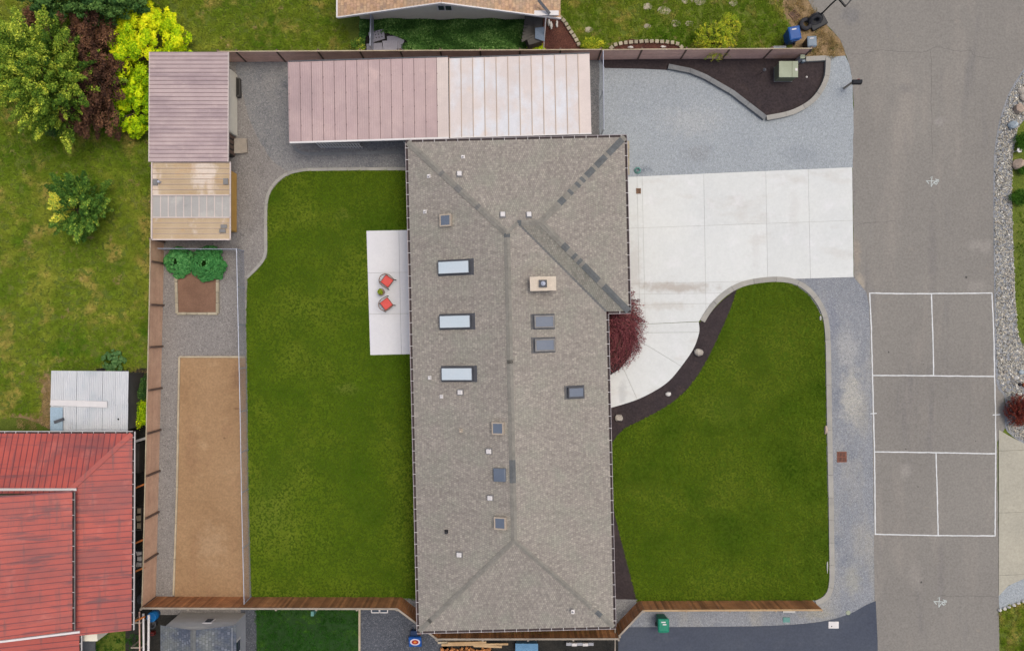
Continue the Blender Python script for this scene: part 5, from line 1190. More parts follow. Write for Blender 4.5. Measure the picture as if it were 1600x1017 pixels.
# ------------------------------------------------------------------ plants and trees
tree('leafy_tree', P(76, 120, 3)[:2], (2.45, 2.85), .6, 6.0, M['leaf_green'], M['bark_wood'], 84000, .11, 460, 'large loose green tree in the top left corner', seed=1, clump=.10, spiky=.4, streak=.7, tintf=lambda x, y, t: t + .18 * (-x) + .0 * y)
tree('purple_tree', P(148, 118, 2)[:2], (1.75, 3.7), .4, 3.9, M['leaf_purple'], M['bark_wood'], 50000, .11, 260, 'dark purple brown tree between the green tree and the golden one', seed=2, clump=.13, spiky=.25, streak=.4)
tree('dark_evergreen', P(130, -18, 3)[:2], (3.9, 1.9), .4, 5.0, M['leaf_dark'], M['bark_wood'], 36000, .14, 200, 'dark evergreen tree cut by the top edge, above the purple tree', seed=3, clump=.13, streak=.3)
tree('golden_tree', P(228, 86, 1.6)[:2], (2.55, 3.5), .1, 2.5, M['leaf_gold'], M['bark_wood'], 62000, .12, 360, 'bright golden yellow bushy tree overhanging the pink roofed shed corner', seed=4, clump=.095, streak=.22, tintf=lambda x, y, t: t + .25 * y + .1)
tree('golden_tree', P(210, 172, 1.0)[:2], (1.75, 1.7), .1, 1.9, M['leaf_gold'], M['bark_wood'], 26000, .115, 140, 'lower golden green bush beside the west edge of the pink roofed shed', 'bush', seed=5, clump=.13, streak=.15, tintf=lambda x, y, t: t - .1)
tree('red_shrub', P(50, 40, 1)[:2], (1.0, 1.2), .1, 1.8, M['leaf_purple'], M['bark_wood'], 7000, .09, 20, 'small reddish brown shrub above the large green tree', 'shrub', seed=6)
tree('small_tree', P(128, 322, 1.5)[:2], (1.65, 2.0), .3, 3.2, M['leaf_small'], M['bark_wood'], 24000, .11, 150, 'small dark green tree with a yellow side standing alone on the rough grass', seed=7, clump=.13, spiky=.4, streak=.45, tintf=lambda x, y, t: .95 if (x < -.35 and y < .35 and y > -.5) else t - .15)
def needle_shrub(name, base, r, h, n, L, m, label, cat, seed, mb_rad=.012, droop=.35, rad2=None):
    """arching sprays radiating from the middle, each with fine leaflets"""
    rs = np.random.default_rng(seed); b = Vector((base[0], base[1], 0)); t = empty(name, b, label, cat); pts = []; nr = []; tn = []; mb = MB()
    for i in range(n):
        a = rs.uniform(0, 2 * math.pi); rr = r * rs.uniform(.01, 1.0) ** .55 * rs.uniform(.93, 1.0); ry = (rad2 / r) if rad2 else 1; z = h * math.sqrt(max(0, 1 - (rr / r / 1.05) ** 2)) * rs.uniform(.75, 1.05)
        tip = np.array([b.x + rr * math.cos(a), b.y + rr * math.sin(a) * ry, max(.05, z)]); s = np.array([b.x + rr * .62 * math.cos(a + .5), b.y + rr * .62 * math.sin(a + .5) * ry, max(.1, z * .95)])
        m_ = (s + tip) / 2 + np.array([rs.normal() * .12, rs.normal() * .12, .12]); tt = rs.uniform(.2, .9)
        for k in range(L):
            u = rs.uniform(.05, 1); q = (1 - u) ** 2 * s + 2 * u * (1 - u) * m_ + u * u * tip; pts.append(q + rs.normal(size=3) * .035); nr.append((0, 0, 1)); tn.append(np.clip(tt + rs.normal() * .12, 0, 1))
        if i % 6 == 0: mb.tube([(b.x, b.y, .1), tuple(s), tuple(m_), tuple(tip)], [.03, .02, .012, .005], 4)
    me = leaf_mesh(name + '_leaves', np.array(pts), np.array(nr, float), .075, np.array(tn), m, tuple(b), .35)
    o = bpy.data.objects.new('foliage', me); link(o, t); mb.build('branches', M['bark_wood'], t); return t
needle_shrub('japanese_maple', P(948, 511, .7)[:2], 2.42, 1.8, 1700, 40, M['leaf_maple'], 'burgundy feathery maple spilling from under the house eave onto the driveway', 'tree', 8, rad2=2.9)
needle_shrub('red_shrub', P(1592, 641, .5)[:2], .82, 1.05, 260, 40, M['leaf_red'], 'round rust red shrub at the right edge beside the cobbles', 'shrub', 9, rad2=1.02)
needle_shrub('golden_conifer', P(1118, 62, .8)[:2], 1.35, 1.6, 190, 50, M['leaf_conifer'], 'feathery golden conifer leaning over the pinkish fence', 'conifer', 10, rad2=1.25)
needle_shrub('conifer_spray', P(1140, 38, .8)[:2], .75, 1.3, 70, 40, M['leaf_conifer'], 'looser green golden conifer just above the feathery one', 'conifer', 12)
def shrub(px, py, r, h, n, m, label, seed, size=.07, cat='shrub', ry=None, name='shrub'):
    return tree(name, P(px, py, h / 2)[:2], (r, ry or r), .03, h, m, M['bark_wood'], n, size, 16, label, cat, seed=seed, clump=.4, trunk_r=.02, crown='foliage')
shrub(928, 68, .85, .6, 3500, M['leaf_conifer'], 'yellow green low shrub above the fence beside the bark bed', 21, ry=.5)
shrub(838, 76, .55, .5, 1600, M['leaf_gold'], 'light green weeds in front of the dark lean-to shed', 22, ry=.3)
shrub(222, 645, .40, 1.3, 3500, M['leaf_gold'], 'yellow green bush squeezed between corrugated shed and fence', 23, ry=1.0)
shrub(226, 606, .35, 1.2, 3000, M['leaf_dark'], 'dark bush beside the weathered compost box', 24, ry=.8)
shrub(1598, 222, .55, .6, 4500, M['leaf_shrub'], 'clipped green shrub at the right edge, the upper one', 25, .05, ry=.65)
shrub(1594, 308, .62, .55, 4500, M['leaf_shrub'], 'clipped olive green shrub at the right edge, the middle one', 26, .05, ry=.5)
shrub(1598, 262, .42, .5, 3000, M['leaf_shrub'], 'small green shrub beside the white round lamp at the right edge', 27, .05)
shrub(636, 76, .35, .4, 900, M['leaf_ivy'], 'leafy weed growing over the edge of the paving slabs', 28)
shrub(560, 72, .5, .5, 1200, M['leaf_small'], 'straggly weeds at the foot of the blue grey wire fence', 29)
shrub(94, 205, .9, .4, 2500, M['leaf_dark'], 'low dark weeds at the foot of the large green tree', 30, ry=.5)
# broad-leaved plants: each leaf a part
def leafy_plant(px, py, r, n, ls, label, seed, h=.7, m=None, group=None):
    rs = random.Random(seed); b = P(px, py, h * .5); b = Vector((b.x, b.y, 0)); t = empty('broad_leaf_plant', b, label, 'plant', group)
    mb = MB(); L = 9; prof = [0, .32, .55, .62, .5, .28, 0]; bm_ = len(prof)
    vs = []; 
    for i, wv_ in enumerate(prof):
        y = i / (bm_ - 1); z = -.25 * y * y; ruff = .07 * (1 if i % 2 else -1) * (0 < i < bm_ - 1)
        vs.append((y, -wv_, z + ruff)); vs.append((y, 0, z - .06)); vs.append((y, wv_, z - ruff))
    me = bpy.data.meshes.new('leaf'); fs = []
    for i in range(bm_ - 1):
        for j in (0, 1): fs.append((i * 3 + j, i * 3 + j + 1, (i + 1) * 3 + j + 1, (i + 1) * 3 + j))
    me.from_pydata(vs, [], fs); at = me.attributes.new('tint', 'FLOAT', 'POINT'); at.data.foreach_set('value', [(.65 if k % 3 == 1 else .35) + rs.uniform(-.2, .25) for k in range(len(vs))]); me.materials.append(m or M['leaf_big'])
    st = MB()
    for i in range(n):
        a = i * 2.4 + rs.uniform(-.9, .9); rr = r * math.sqrt((i + .5) / n) * .9 * rs.uniform(.8, 1.12); z = h * (1 - .55 * (rr / r) ** 2) + rs.uniform(-.04, .04)
        p = b + Vector((rr * math.cos(a) * .75, rr * math.sin(a) * .75, z)); sc_ = ls * rs.uniform(.65, 1.35)
        o = piece('leaf', me, t, p, (rs.uniform(-.35, .35), .1 + .5 * rr / r + rs.uniform(-.2, .2), a), (sc_, sc_, sc_)); st.tube([b + Vector((0, 0, .02)), b.lerp(p, .5) + Vector((0, 0, h * .2)), p], .012, 4)
    st.build('stems', M['leaf_shrub'], t)
leafy_plant(279, 409, 1.0, 95, .32, 'smaller of the two broad-leaved green plants, on the left above the garden bed', 41, .8, group='rhubarb-like plants by the garden bed')
leafy_plant(324, 411, 1.25, 150, .34, 'larger broad-leaved green plant, on the right above the garden bed', 42, .85, group='rhubarb-like plants by the garden bed')
leafy_plant(176, 565, .85, 55, .24, 'grey green broad-leaved clump behind the corrugated shed', 43, .6, m=leafmat('grey_green_leaves', [(0, C(44, 82, 40, 1.4)), (.5, C(80, 118, 66, 1.5)), (1, C(130, 160, 100, 1.5))]))

# ------------------------------------------------------------------ stones
def boulder(px, py, rx, ry, h, m, label, seed, name='boulder', group=None):
    rs = random.Random(seed); q = P(px, py); bm = bmesh.new(); bmesh.ops.create_icosphere(bm, subdivisions=2, radius=1)
    pl_ = [(Vector((rs.gauss(0, 1), rs.gauss(0, 1), rs.gauss(0, .8))).normalized(), rs.uniform(.62, .9)) for _ in range(9)]
    for v in bm.verts:
        for n_, d_ in pl_:
            k = v.co.dot(n_)
            if k > d_: v.co -= n_ * (k - d_)
        v.co += Vector((rs.uniform(-.03, .03), rs.uniform(-.03, .03), rs.uniform(-.03, .03))); v.co.x *= rx; v.co.y *= ry; v.co.z = v.co.z * h + h * .45
    me = bpy.data.meshes.new(name); bm.to_mesh(me); bm.free(); me.materials.append(m); o = bpy.data.objects.new(name, me); link(o); o.location = (q.x, q.y, .02); WL[o.name] = q
    return tag(o, label, 'rock', group)
boulder(1091, 550, .27, .30, .26, M['stone'], 'largest pale angular rock in the dark mulch, nearest the driveway', 1)
boulder(1043.5, 615, .19, .16, .16, M['white_stone'], 'small white rock in the middle of the dark curved mulch bed', 2)
boulder(966.5, 652.5, .25, .25, .24, M['stone'], 'pale rock in the mulch closest to the house eave', 3)
boulder(1588, 258, .01 + .33, .36, .35, M['pink_stone'], 'pinkish boulder hidden among shrubs at the right edge', 4)
boulder(1589, 171, .33, .30, .35, M['pink_stone'], 'rounded pinkish boulder on the cobbles near the top right', 5)
boulder(1580, 197, .30, .28, .32, M['blue_stone'], 'blue white pointed boulder on the cobbles beside the upper shrub', 6)
boulder(1597, 142, .36, .28, .2, M['stone'], 'flat beige slab rock at the right edge, uppermost', 7)
boulder(1600, 153, .34, .30, .2, M['stone'], 'flat beige slab rock just below the uppermost one at the right edge', 8)
boulder(1586, 590, .16, .14, .16, M['white_stone'], 'small white stone on the cobbles above the rust red shrub', 9)
boulder(1594, 581, .18, .16, .16, M['blue_stone'], 'blue grey stone above the white one on the cobbles', 10)
boulder(1591.5, 600, .13, .12, .14, M['rubber'], 'small black stone above the rust red shrub', 11)
boulder(1598, 601, .14, .14, .14, mat('rusty_orange_stone', C(176, 104, 66), C(150, 86, 56), 3, .8), 'small rust orange stone beside the black one', 12)
for i, (x, y) in enumerate(((1561, 952), (1568, 949.5), (1575, 947), (1583, 944), (1590, 941), (1597, 938))):
    boulder(x, y, .13, .1, .12, M['white_stone'], 'white edging stone between verge gravel and grass at bottom right, %s from the left' % ORD[i], 60 + i, 'edging_stone', 'white edging stones at the bottom right corner')
boulder(1289.5, 671, .11, .30, .12, M['pink_stone'], 'pinkish stone at the lawn edge against the long straight kerb', 13)
boulder(1281, 497, .06, .16, .1, M['white_stone'], 'narrow white stone at the top of the east lawn beside the kerb', 14)
boulder(1292, 885, .05, .40, .08, M['white_stone'], 'narrow white stone at the bottom of the east lawn beside the kerb', 15)
boulder(1271, 95, .05, .10, .04, M['white_stone'], 'tiny white stone near the utility pedestal', 16) if False else None
boulder(1260, 121, .07, .06, .05, M['white_stone'], 'tiny white stone on the mulch east of the green cabinet', 17)
# edging stones round the bark beds
def edging(path, step, label, group):
    pts = W(sm(path, 8)); acc = 0; last = pts[0]; nxt = 0
    me = MB().box(0, 0, 0, .22, .20, .16).mesh('edging_stone', M['edging_stone'])
    num = 0
    for i in range(1, len(pts)):
        seg = (pts[i] - pts[i - 1]).length
        while nxt <= acc + seg:
            q = pts[i - 1].lerp(pts[i], (nxt - acc) / max(seg, 1e-6)); d = pts[i] - pts[i - 1]
            o = bpy.data.objects.new('edging_stone', me); link(o); o.location = (q.x, q.y, .07); o.rotation_euler = (0, 0, math.atan2(d.y, d.x) + random.uniform(-.15, .15)); o.scale = (random.uniform(.85, 1.05), 1, 1)
            tag(o, label % ORD[num], 'edging stone', group); num += 1; nxt += step
        acc += seg
edging([(861, 27), (872, 27), (881, 34), (890, 48), (898, 60), (906, 74)], .27, 'squarish tan edging stone round the reddish bark bed, %s counted from the house', 'edging stones round the bark bed')
edging([(955, 76), (962, 71), (980, 68), (1010, 66), (1040, 67), (1058, 70), (1065, 76)], .30, 'tan edging stone in the low arc behind the pinkish fence, %s from the left', 'edging stones round the planting bed')
for i, (x, y, l) in enumerate(((857, 36, 0), (861, 41, 1), (870, 38, 2))):
    boulder(x, y, .10, .24, .14, M['white_stone'], ['left most of the pale driftwood-like stones in the bark bed', 'middle pale driftwood-like stone in the bark bed', 'right most of the pale driftwood-like stones in the bark bed'][i], 30 + i)
boulder(985, 75, .18, .08, .08, M['white_stone'], 'flat pale stone in the small planting bed, left one', 34); boulder(1036, 74, .20, .08, .08, M['white_stone'], 'flat pale stone in the small planting bed, right one', 35)
for i, (x, y, r) in enumerate(((920, 47, .26), (1012, 11, .32), (1037, 17, .40), (1056, 37, .34), (1078, 38, .28), (1074, 2, .34), (1093, 3, .36), (1011, 42, .26), (1146, 5, .3))):
    rs = random.Random(i); q = P(x, y); tag(MB().prism([(q.x + r * rs.uniform(.75, 1.1) * math.cos(a_), q.y + r * .7 * rs.uniform(.75, 1.1) * math.sin(a_)) for a_ in np.linspace(0, 5.5, 8)], 0, .04).build('stepping_stone', M['edging_stone'], origin=(q.x, q.y, 0)), 'flat beige stone in the rough grass, ' + ['nearest the yellow green low shrub', 'left one of the upper pair', 'largest, right one of the upper pair', 'left one of the two beside the conifer top', 'right one of the two beside the conifer top', 'at the top edge, left of a close pair', 'at the top edge, right of a close pair', 'small one between shrub and planting bed arc', 'alone at the top edge near the dry grass'][i], 'stepping stone', 'flat stones in the rough grass')

# ------------------------------------------------------------------ furniture and small objects
def chair(px, py, rz, label):
    q = P(px, py, .4); t = empty('armchair', (q.x, q.y, .08), label, 'chair', 'coral cushioned armchairs on the patio'); t0 = Vector((q.x, q.y, .08))
    L = lambda x, y, z: Vector((x, y, z)) + t0
    cu = MB().box(t0.x + .03, t0.y, .08 + .43, .52, .52, .11).build('seat_cushion', M['red_cushion'], t, bevel=.04)
    MB().box(t0.x + .02, t0.y, .08 + .345, .58, .58, .04).build('seat_frame', M['wicker'], t)
    arc = [L(.34 * 1.0, -.32, .60)] + [L(-.02 - .36 * math.sin(a_), -.36 * math.cos(a_), .62 + .16 * math.sin(a_)) for a_ in np.linspace(0, math.pi, 13)] + [L(.34, .32, .60)]
    MB().tube(arc, .026, 7).build('back_rail', M['wicker'], t)
    me = MB().tube([(0, 0, 0), (0, 0, 1)], .012, 5).mesh('spindle', M['wicker'])
    for a_ in np.linspace(.35, math.pi - .35, 7):
        p = L(-.02 - .355 * math.sin(a_), -.355 * math.cos(a_), .34); piece('spindle', me, t, p, (0, 0, 0), (1, 1, .28 + .16 * math.sin(a_)))
    for sx, sy in ((.33, .32), (.33, -.32), (-.30, .26), (-.30, -.26)): MB().tube([L(sx * 1.08, sy * 1.08, 0), L(sx, sy, .60)], [.022, .03], 7).build('leg', M['dark_wood'], t)
    t.rotation_euler = (0, 0, rz); return t
chair(604.5, 439, -.65, 'upper of the two coral red cushioned armchairs on the white patio')
chair(603.5, 475.5, .65, 'lower of the two coral red cushioned armchairs on the white patio')
q = P(598, 457); tb = empty('side_table', (q.x, q.y, .08), 'tiny round table between the two coral armchairs', 'table')
MB().lathe((q.x, q.y, .08), [(.20, .40), (.21, .42), (.20, .44)], 18).build('table_top', M['wicker'], tb)
for k in range(3): a_ = k * 2.1; MB().tube([(q.x + .16 * math.cos(a_), q.y + .16 * math.sin(a_), .08), (q.x + .1 * math.cos(a_), q.y + .1 * math.sin(a_), .48)], .014, 6).build('leg', M['dark_wood'], tb)
pp_ = empty('potted_plant', (q.x, q.y, .52), 'small potted plant standing between the coral armchairs', 'plant')
MB().lathe((q.x + .02, q.y, .52), [(.07, 0), (.10, .14), (.085, .14)], 14).build('pot', M['pot'], pp_)
cl_ = [(q.x - .03, q.y + .02, .74, .15, .17, .12, .5), (q.x + .05, q.y - .03, .70, .10, .1, .08, .2)]
pts_, d_, tn_ = blob_points(cl_, 260); me = leaf_mesh('potted_leaves', pts_, d_, .07, tn_, M['leaf_conifer'], (q.x, q.y, .52)); o = bpy.data.objects.new('foliage', me); link(o, pp_)

def wheelie(px, py, rz, h, w, d, mb_, ml, label, sticker=2, group=None):
    q = P(px, py); t = empty('wheelie_bin', (q.x, q.y, 0), label, 'bin', group); t0 = Vector((q.x, q.y, .03)); 
    body = MB(); b0 = [(-.40 * w, -.40 * d), (.40 * w, -.40 * d), (.40 * w, .40 * d), (-.40 * w, .40 * d)]; b1 = [(-.5 * w, -.5 * d), (.5 * w, -.5 * d), (.5 * w, .5 * d), (-.5 * w, .5 * d)]
    body.v = [(t0.x + x, t0.y + y, t0.z) for x, y in b0] + [(t0.x + x, t0.y + y, t0.z + h * .92) for x, y in b1]
    for f_ in ((3, 2, 1, 0), (4, 5, 6, 7), (0, 1, 5, 4), (1, 2, 6, 5), (2, 3, 7, 6), (3, 0, 4, 7)): body.face(f_)
    body.build('bin_body', mb_, t, bevel=.03)
    lid = MB(); lid.v = [(t0.x + x * 1.08, t0.y + y * 1.06, t0.z + h * .925) for x, y in b1] + [(t0.x + x * 1.08, t0.y + y * 1.06, t0.z + h * .955) for x, y in b1] + [(t0.x + x * .86, t0.y + y * .86, t0.z + h) for x, y in b1]
    for f_ in ((3, 2, 1, 0), (0, 1, 5, 4), (1, 2, 6, 5), (2, 3, 7, 6), (3, 0, 4, 7), (4, 5, 9, 8), (5, 6, 10, 9), (6, 7, 11, 10), (7, 4, 8, 11), (8, 9, 10, 11)): lid.face(f_)
    lo = lid.build('lid', ml, t, bevel=.02)
    MB().tube([(t0.x - w * .42, t0.y - d * .58, t0.z + h * .9), (t0.x + w * .42, t0.y - d * .58, t0.z + h * .9)], .02, 8).build('handle', ml, t)
    for s_ in (-1, 1): MB().tube([(t0.x + s_ * w * .40, t0.y - d * .38, t0.z + .1), (t0.x + s_ * w * .5, t0.y - d * .38, t0.z + .1)], .12, 14).build('wheel', M['rubber'], t)
    for k in range(sticker): MB().box(t0.x + (-.02 + .06 * k), t0.y + d * (.28 - .18 * k), t0.z + h + .004, w * (.42 - .06 * k), d * .09, .006).build('sticker', M['white_metal'], lo)
    t.rotation_euler = (0, 0, rz); return t
wheelie(1031.5, 966, 0, 1.05, .58, .72, M['green_bin'], M['green_bin'], 'teal green wheelie bin on the dark drive below the picket fence')
wheelie(1231, 63, .18, 1.12, .62, .72, M['blue_bin'], M['blue_bin'], 'blue wheelie bin with white sticker beside the tyres', 1, 'bins by the street corner')
wheelie(1259, 74, .05, .95, .50, .55, M['black'], M['grey_bin'], 'smaller bin with pale grey lid next to the blue bin', 1, 'bins by the street corner')
# portable basketball stand weighed down by tyres
q = P(1276, 36); bs = empty('basketball_stand', (q.x, q.y, 0), 'black portable basketball stand whose pole leans over the street corner', 'basketball stand')
d1 = Vector((1, .55, 0)).normalized(); d2 = Vector((-d1.y, d1.x, 0))
mb = MB(); mb.obox(q + Vector((0, 0, .10)), d1, d2, Vector((0, 0, 1)), 1.0, .72, .2); mb.build('base', M['black'], bs, bevel=.05)
bq = P(1277, 29); MB().tube([Vector((bq.x, bq.y, .15)), Vector((bq.x, bq.y, 2.0)), Vector((bq.x + .25, bq.y + .2, 2.95))], .045, 10).build('pole', M['black'], bs)
tp = Vector((bq.x + .25, bq.y + .2, 2.95)); bo = tp + Vector((.45, -.15, .0)); bd_ = Vector((1, -1, 0)).normalized()
MB().beam(tp, bo + Vector((.2, -.0, .1)), .05, .05).build('arm', M['black'], bs)
cc_ = P(1321, 9, 3.0)
MB().beam(P(1321, 10.5, 2.95), P(1306, -7, 2.95), .07, .12).build('backboard_frame', M['black'], bs); MB().beam(P(1321, 10.5, 2.95), P(1336, -7, 2.95), .07, .12).build('backboard_frame', M['black'], bs)
def tyre(px, py, z, r, w, label, tilt=(0, 0)):
    q = P(px, py, z); ro = r * .46; prof = []
    for k in range(13):
        a_ = -math.pi * .62 + k * math.pi * 1.24 / 12; prof.append((r - w * .5 + w * .5 * math.cos(a_) * 1.0, w * .5 * math.sin(a_) * 1.0))
    mb = MB(); n = 36; ring = [(ro, -w * .42)] + [(max(ro, a_), b_) for a_, b_ in prof] + [(ro, w * .42)]
    for (a_, z_) in ring:
        for k in range(n): ang = 2 * math.pi * k / n; mb.v.append((a_ * math.cos(ang), a_ * math.sin(ang), z_))
    R_ = len(ring)
    for i in range(R_):
        for k in range(n):
            k2 = (k + 1) % n; i2 = (i + 1) % R_; mb.face((i * n + k, i * n + k2, i2 * n + k2, i2 * n + k))
    t = empty('tyre', (q.x, q.y, z), label, 'tyre', 'tyres on the basketball stand')
    me = mb.mesh('tyre_casing', M['rubber'], smooth=True); o = bpy.data.objects.new('casing', me); link(o, t)
    tm = MB().box(r * .985, 0, 0, .03, .05, w * .8).mesh('tread_block', M['rubber'])
    for k in range(30):
        ang = 2 * math.pi * k / 30; o = bpy.data.objects.new('tread_block', tm); link(o, t); o.rotation_euler = (0, 0, ang)
    t.rotation_euler = (tilt[0], tilt[1], 0)
tyre(1259, 38, .18, .36, .22, 'dark tyre lying flat next to the blue bin lid')
tyre(1274, 31, .34, .40, .26, 'dark tyre leaning on the black basketball stand base', (.9, .25))
# grates
def grate(px, py, w, d, rot, m, label, n=6, cat='drain grate', z=.02):
    q = P(px, py); t = empty('drain_grate', (q.x, q.y, z), label, cat); ca, sa = math.cos(rot), math.sin(rot); ax, ay = Vector((ca, sa, 0)), Vector((-sa, ca, 0)); Z = Vector((0, 0, 1)); c = Vector((q.x, q.y, z))
    f = MB()
    for s_ in (-1, 1): f.obox(c + ax * s_ * w / 2 + Z * .015, ax, ay, Z, .05, d + .05, .04); f.obox(c + ay * s_ * d / 2 + Z * .015, ax, ay, Z, w - .05, .05, .04)
    f.build('grate_frame', m, t); MB().obox(c - Z * .002, ax, ay, Z, w, d, .006).build('drain_pit', M['black'], t)
    for k in range(n): MB().obox(c + ax * (-w / 2 + w * (k + .5) / n) + Z * .012, ax, ay, Z, w / n * .55, d - .05, .025).build('grate_bar', m, t)
    MB().obox(c + Z * .014, ax, ay, Z, w - .06, .05, .027).build('cross_bar', m, t)
grate(1315, 713.5, .50, .56, .02, M['rust'], 'rust red square drain grate in the kerbside gravel')
grate(997.5, 299, .22, .26, .02, M['brass_grate'], 'small brown drain grate in the driveway strip near the garage', 3, z=.052)
grate(1241.5, 24.5, .42, .55, .72, M['brass_grate'], 'brown drain grate turned diagonally in the dry grass', 6)
# utility cabinet
q = P(1223, 117); uc = empty('utility_cabinet', (q.x, q.y, 0), 'pale green electrical cabinet standing on the dark mulch', 'utility cabinet')
MB().box(q.x, q.y, .48, 1.02, .82, .86).build('cabinet_body', M['utility_side'], uc, bevel=.02); MB().box(q.x, q.y, .935, 1.08, .92, .05).build('cabinet_lid', M['utility_green'], uc, bevel=.015)
MB().box(q.x + .20, q.y, .965, .02, .9, .02).build('lid_seam', M['utility_side'], uc); MB().box(q.x + .44, q.y - .02, .964, .12, .14, .01).build('sticker', M['white_metal'], uc)
MB().box(q.x, q.y, .03, 1.06, .86, .06).build('pad', M['kerb_dark'], uc)
q = P(1245, 97); up_ = empty('utility_pedestal', (q.x, q.y, 0), 'pale green utility pedestal post at the end of the pinkish fence', 'utility pedestal')
MB().box(q.x, q.y, .42, .24, .20, .84).build('pedestal_body', M['siding_grey'], up_, bevel=.03); MB().box(q.x, q.y, .88, .28, .24, .1).build('cap', M['utility_green'], up_, bevel=.03)
q = P(1253, 98); MBx = MB().box(q.x, q.y, .15, .18, .12, .3).build('meter_box', M['grey_bin'], up_, bevel=.01)
q = P(1212, 85); hb = empty('storage_box', (q.x, q.y, 0), 'open grey metal box behind the pinkish fence near the bins', 'box')
mb = MB(); mb.box(q.x, q.y, .33, .66, .36, .66); mb.build('box_body', M['grey_bin'], hb)
for (dx, dy, sx, sy) in ((-.34, 0, .03, .42), (.34, 0, .03, .42), (0, .2, .65, .03), (0, -.2, .65, .03)): MB().box(q.x + dx, q.y + dy, .68, sx, sy, .06).build('box_rim', M['siding_grey'], hb)
q = P(1187, 117); lp = empty('path_light', (q.x, q.y, 0), 'small black path light on the mulch left of the green cabinet', 'path light')
MB().tube([(q.x, q.y, 0), (q.x, q.y, .85)], .018, 6).build('stake', M['black'], lp); MB().lathe((q.x, q.y, .85), [(.09, 0), (.10, .03), (.03, .10)], 14).build('lamp_head', M['dark_frame'], lp)
# mailbox
q = P(1318.5, 138.5); mx_ = empty('mailbox', (q.x, q.y, 0), 'black mailbox on a timber post at the street edge of the front gravel', 'mailbox')
MB().box(q.x, q.y, .55, .09, .09, 1.1).build('post', M['grey_wood'], mx_); MB().box(q.x + .14, q.y, 1.02, .42, .07, .05).build('bracket', M['grey_wood'], mx_)
mb = MB(); pr = [(-.13, 0), (.13, 0), (.13, .14), (.09, .23), (0, .27), (-.09, .23), (-.13, .14)]
for sx_ in (0, 1): mb.v += [(q.x - .02 + sx_ * .50, q.y + y, 1.08 + z) for y, z in pr]
for k in range(7): k2 = (k + 1) % 7; mb.face((k, k2, 7 + k2, 7 + k))
mb.face(range(6, -1, -1)); mb.face(range(7, 14)); mb.build('box_body', M['black'], mx_); MB().box(q.x + .30, q.y + .14, 1.24, .14, .012, .05).build('flag', M['target_red'], mx_)
# lids in gravel
q = P(1228.5, 967.5); MB().box(q.x, q.y, .03, .40, .30, .05).build('valve_lid', M['teal_lid'], origin=(q.x, q.y, 0), bevel=.02, label='teal rectangular valve lid in the gravel below the picket fence', cat='utility lid')
q = P(1325, 956.5); MB().lathe((q.x, q.y, .0), [(.13, 0), (.13, .035), (.11, .045)], 20).build('access_lid', M['utility_green'], origin=(q.x, q.y, 0), label='round pale green access lid in the gravel near the road', cat='utility lid')
q = P(1302, 975.5); ml_ = empty('meter_lid', (q.x, q.y, .02), 'pale rectangular water meter lid at the edge of the dark drive', 'utility lid')
MB().box(q.x, q.y, .035, .60, .40, .05).build('lid', M['white_metal'], ml_, bevel=.02); r_ = MB().lathe((q.x - .12, q.y - .07, .061), [(.035, 0), (.03, .003)], 10).build('finger_hole', M['black'], ml_)
q = P(1232, 954); MB().box(q.x, q.y, .06, .7, .12, .10).build('white_block', M['siding_white'], origin=(q.x, q.y, 0), label='long white block behind the east end of the picket fence', cat='block')
q = P(1592, 235, .3); st_ = empty('round_lamp', (q.x, q.y, 0), 'white round garden lamp between the shrubs at the right edge', 'lamp')
MB().tube([(q.x, q.y, 0), (q.x, q.y, .35)], .025, 8).build('stake', M['white_metal'], st_); MB().lathe((q.x, q.y, .35), [(.14, 0), (.15, .02), (.09, .05), (.05, .05), (.05, .03)], 18).build('shade', M['white_metal'], st_)
q = P(362, 953.5); 
q = P(490, 955.5, .4); MB().box(q.x, q.y, .35, .16, .26, .7).build('tap_post', M['teal_lid'], origin=(q.x, q.y, 0), label='small teal tap post behind the picket fence above the dark lawn', cat='tap')
wf = empty('window_frame', P(593, 953.5), 'white double window frame standing against the back of the picket fence', 'window frame')
for cx_ in (586.5, 599.5):
    for (x0, y0, x1, y1) in ((-6, 0, 6, 0), (-6, 6, 6, 6), (-6, 0, -6, 6), (6, 0, 6, 6)): MB().beam(P(cx_ + x0, 950.5 + y0, .3), P(cx_ + x1, 950.5 + y1, .3), .05, .05).build('frame_bar', M['white_metal'], wf)
    MB().prism(W([(cx_ - 5, 951.5), (cx_ + 5, 951.5), (cx_ + 5, 956), (cx_ - 5, 956)], .28), .26, .28).build('pane', M['glass_dark'], wf)
# archery target
q = P(650, 998); tg = empty('archery_target', (q.x, q.y, 0), 'round red white and blue archery target standing on the grey gravel', 'target')
nrm = Vector((0, -.35, .94)).normalized(); ax_ = Vector((1, 0, 0)); ay_ = nrm.cross(ax_); ct = Vector((q.x, q.y, .42))
for k, (r_, m_) in enumerate(((.36, 'target_blue'), (.29, 'target_white'), (.20, 'target_red'), (.09, 'target_orange'))):
    mb = MB(); pts_ = [ct + ax_ * r_ * math.cos(a_) + ay_ * r_ * .8 * math.sin(a_) for a_ in np.linspace(0, 2 * math.pi, 25)[:-1]]
    if k == 0: pts_ = [ct + ax_ * x_ + ay_ * y_ for x_, y_ in ((-.36, -.32), (.36, -.32), (.36, .32), (-.36, .32))]
    b = len(mb.v); t0_, t1_ = nrm * (-.10 if k == 0 else .001 + .004 * (k - 1)), nrm * (0 if k == 0 else .004 * k); n = len(pts_); mb.v += [tuple(p + t0_) for p in pts_] + [tuple(p + t1_) for p in pts_]
    mb.face(range(n, 2 * n)); mb.face(range(n - 1, -1, -1))
    for i in range(n): j = (i + 1) % n; mb.face((i, j, n + j, n + i))
    mb.build('target_face' if k == 0 else 'ring', M[m_], tg)
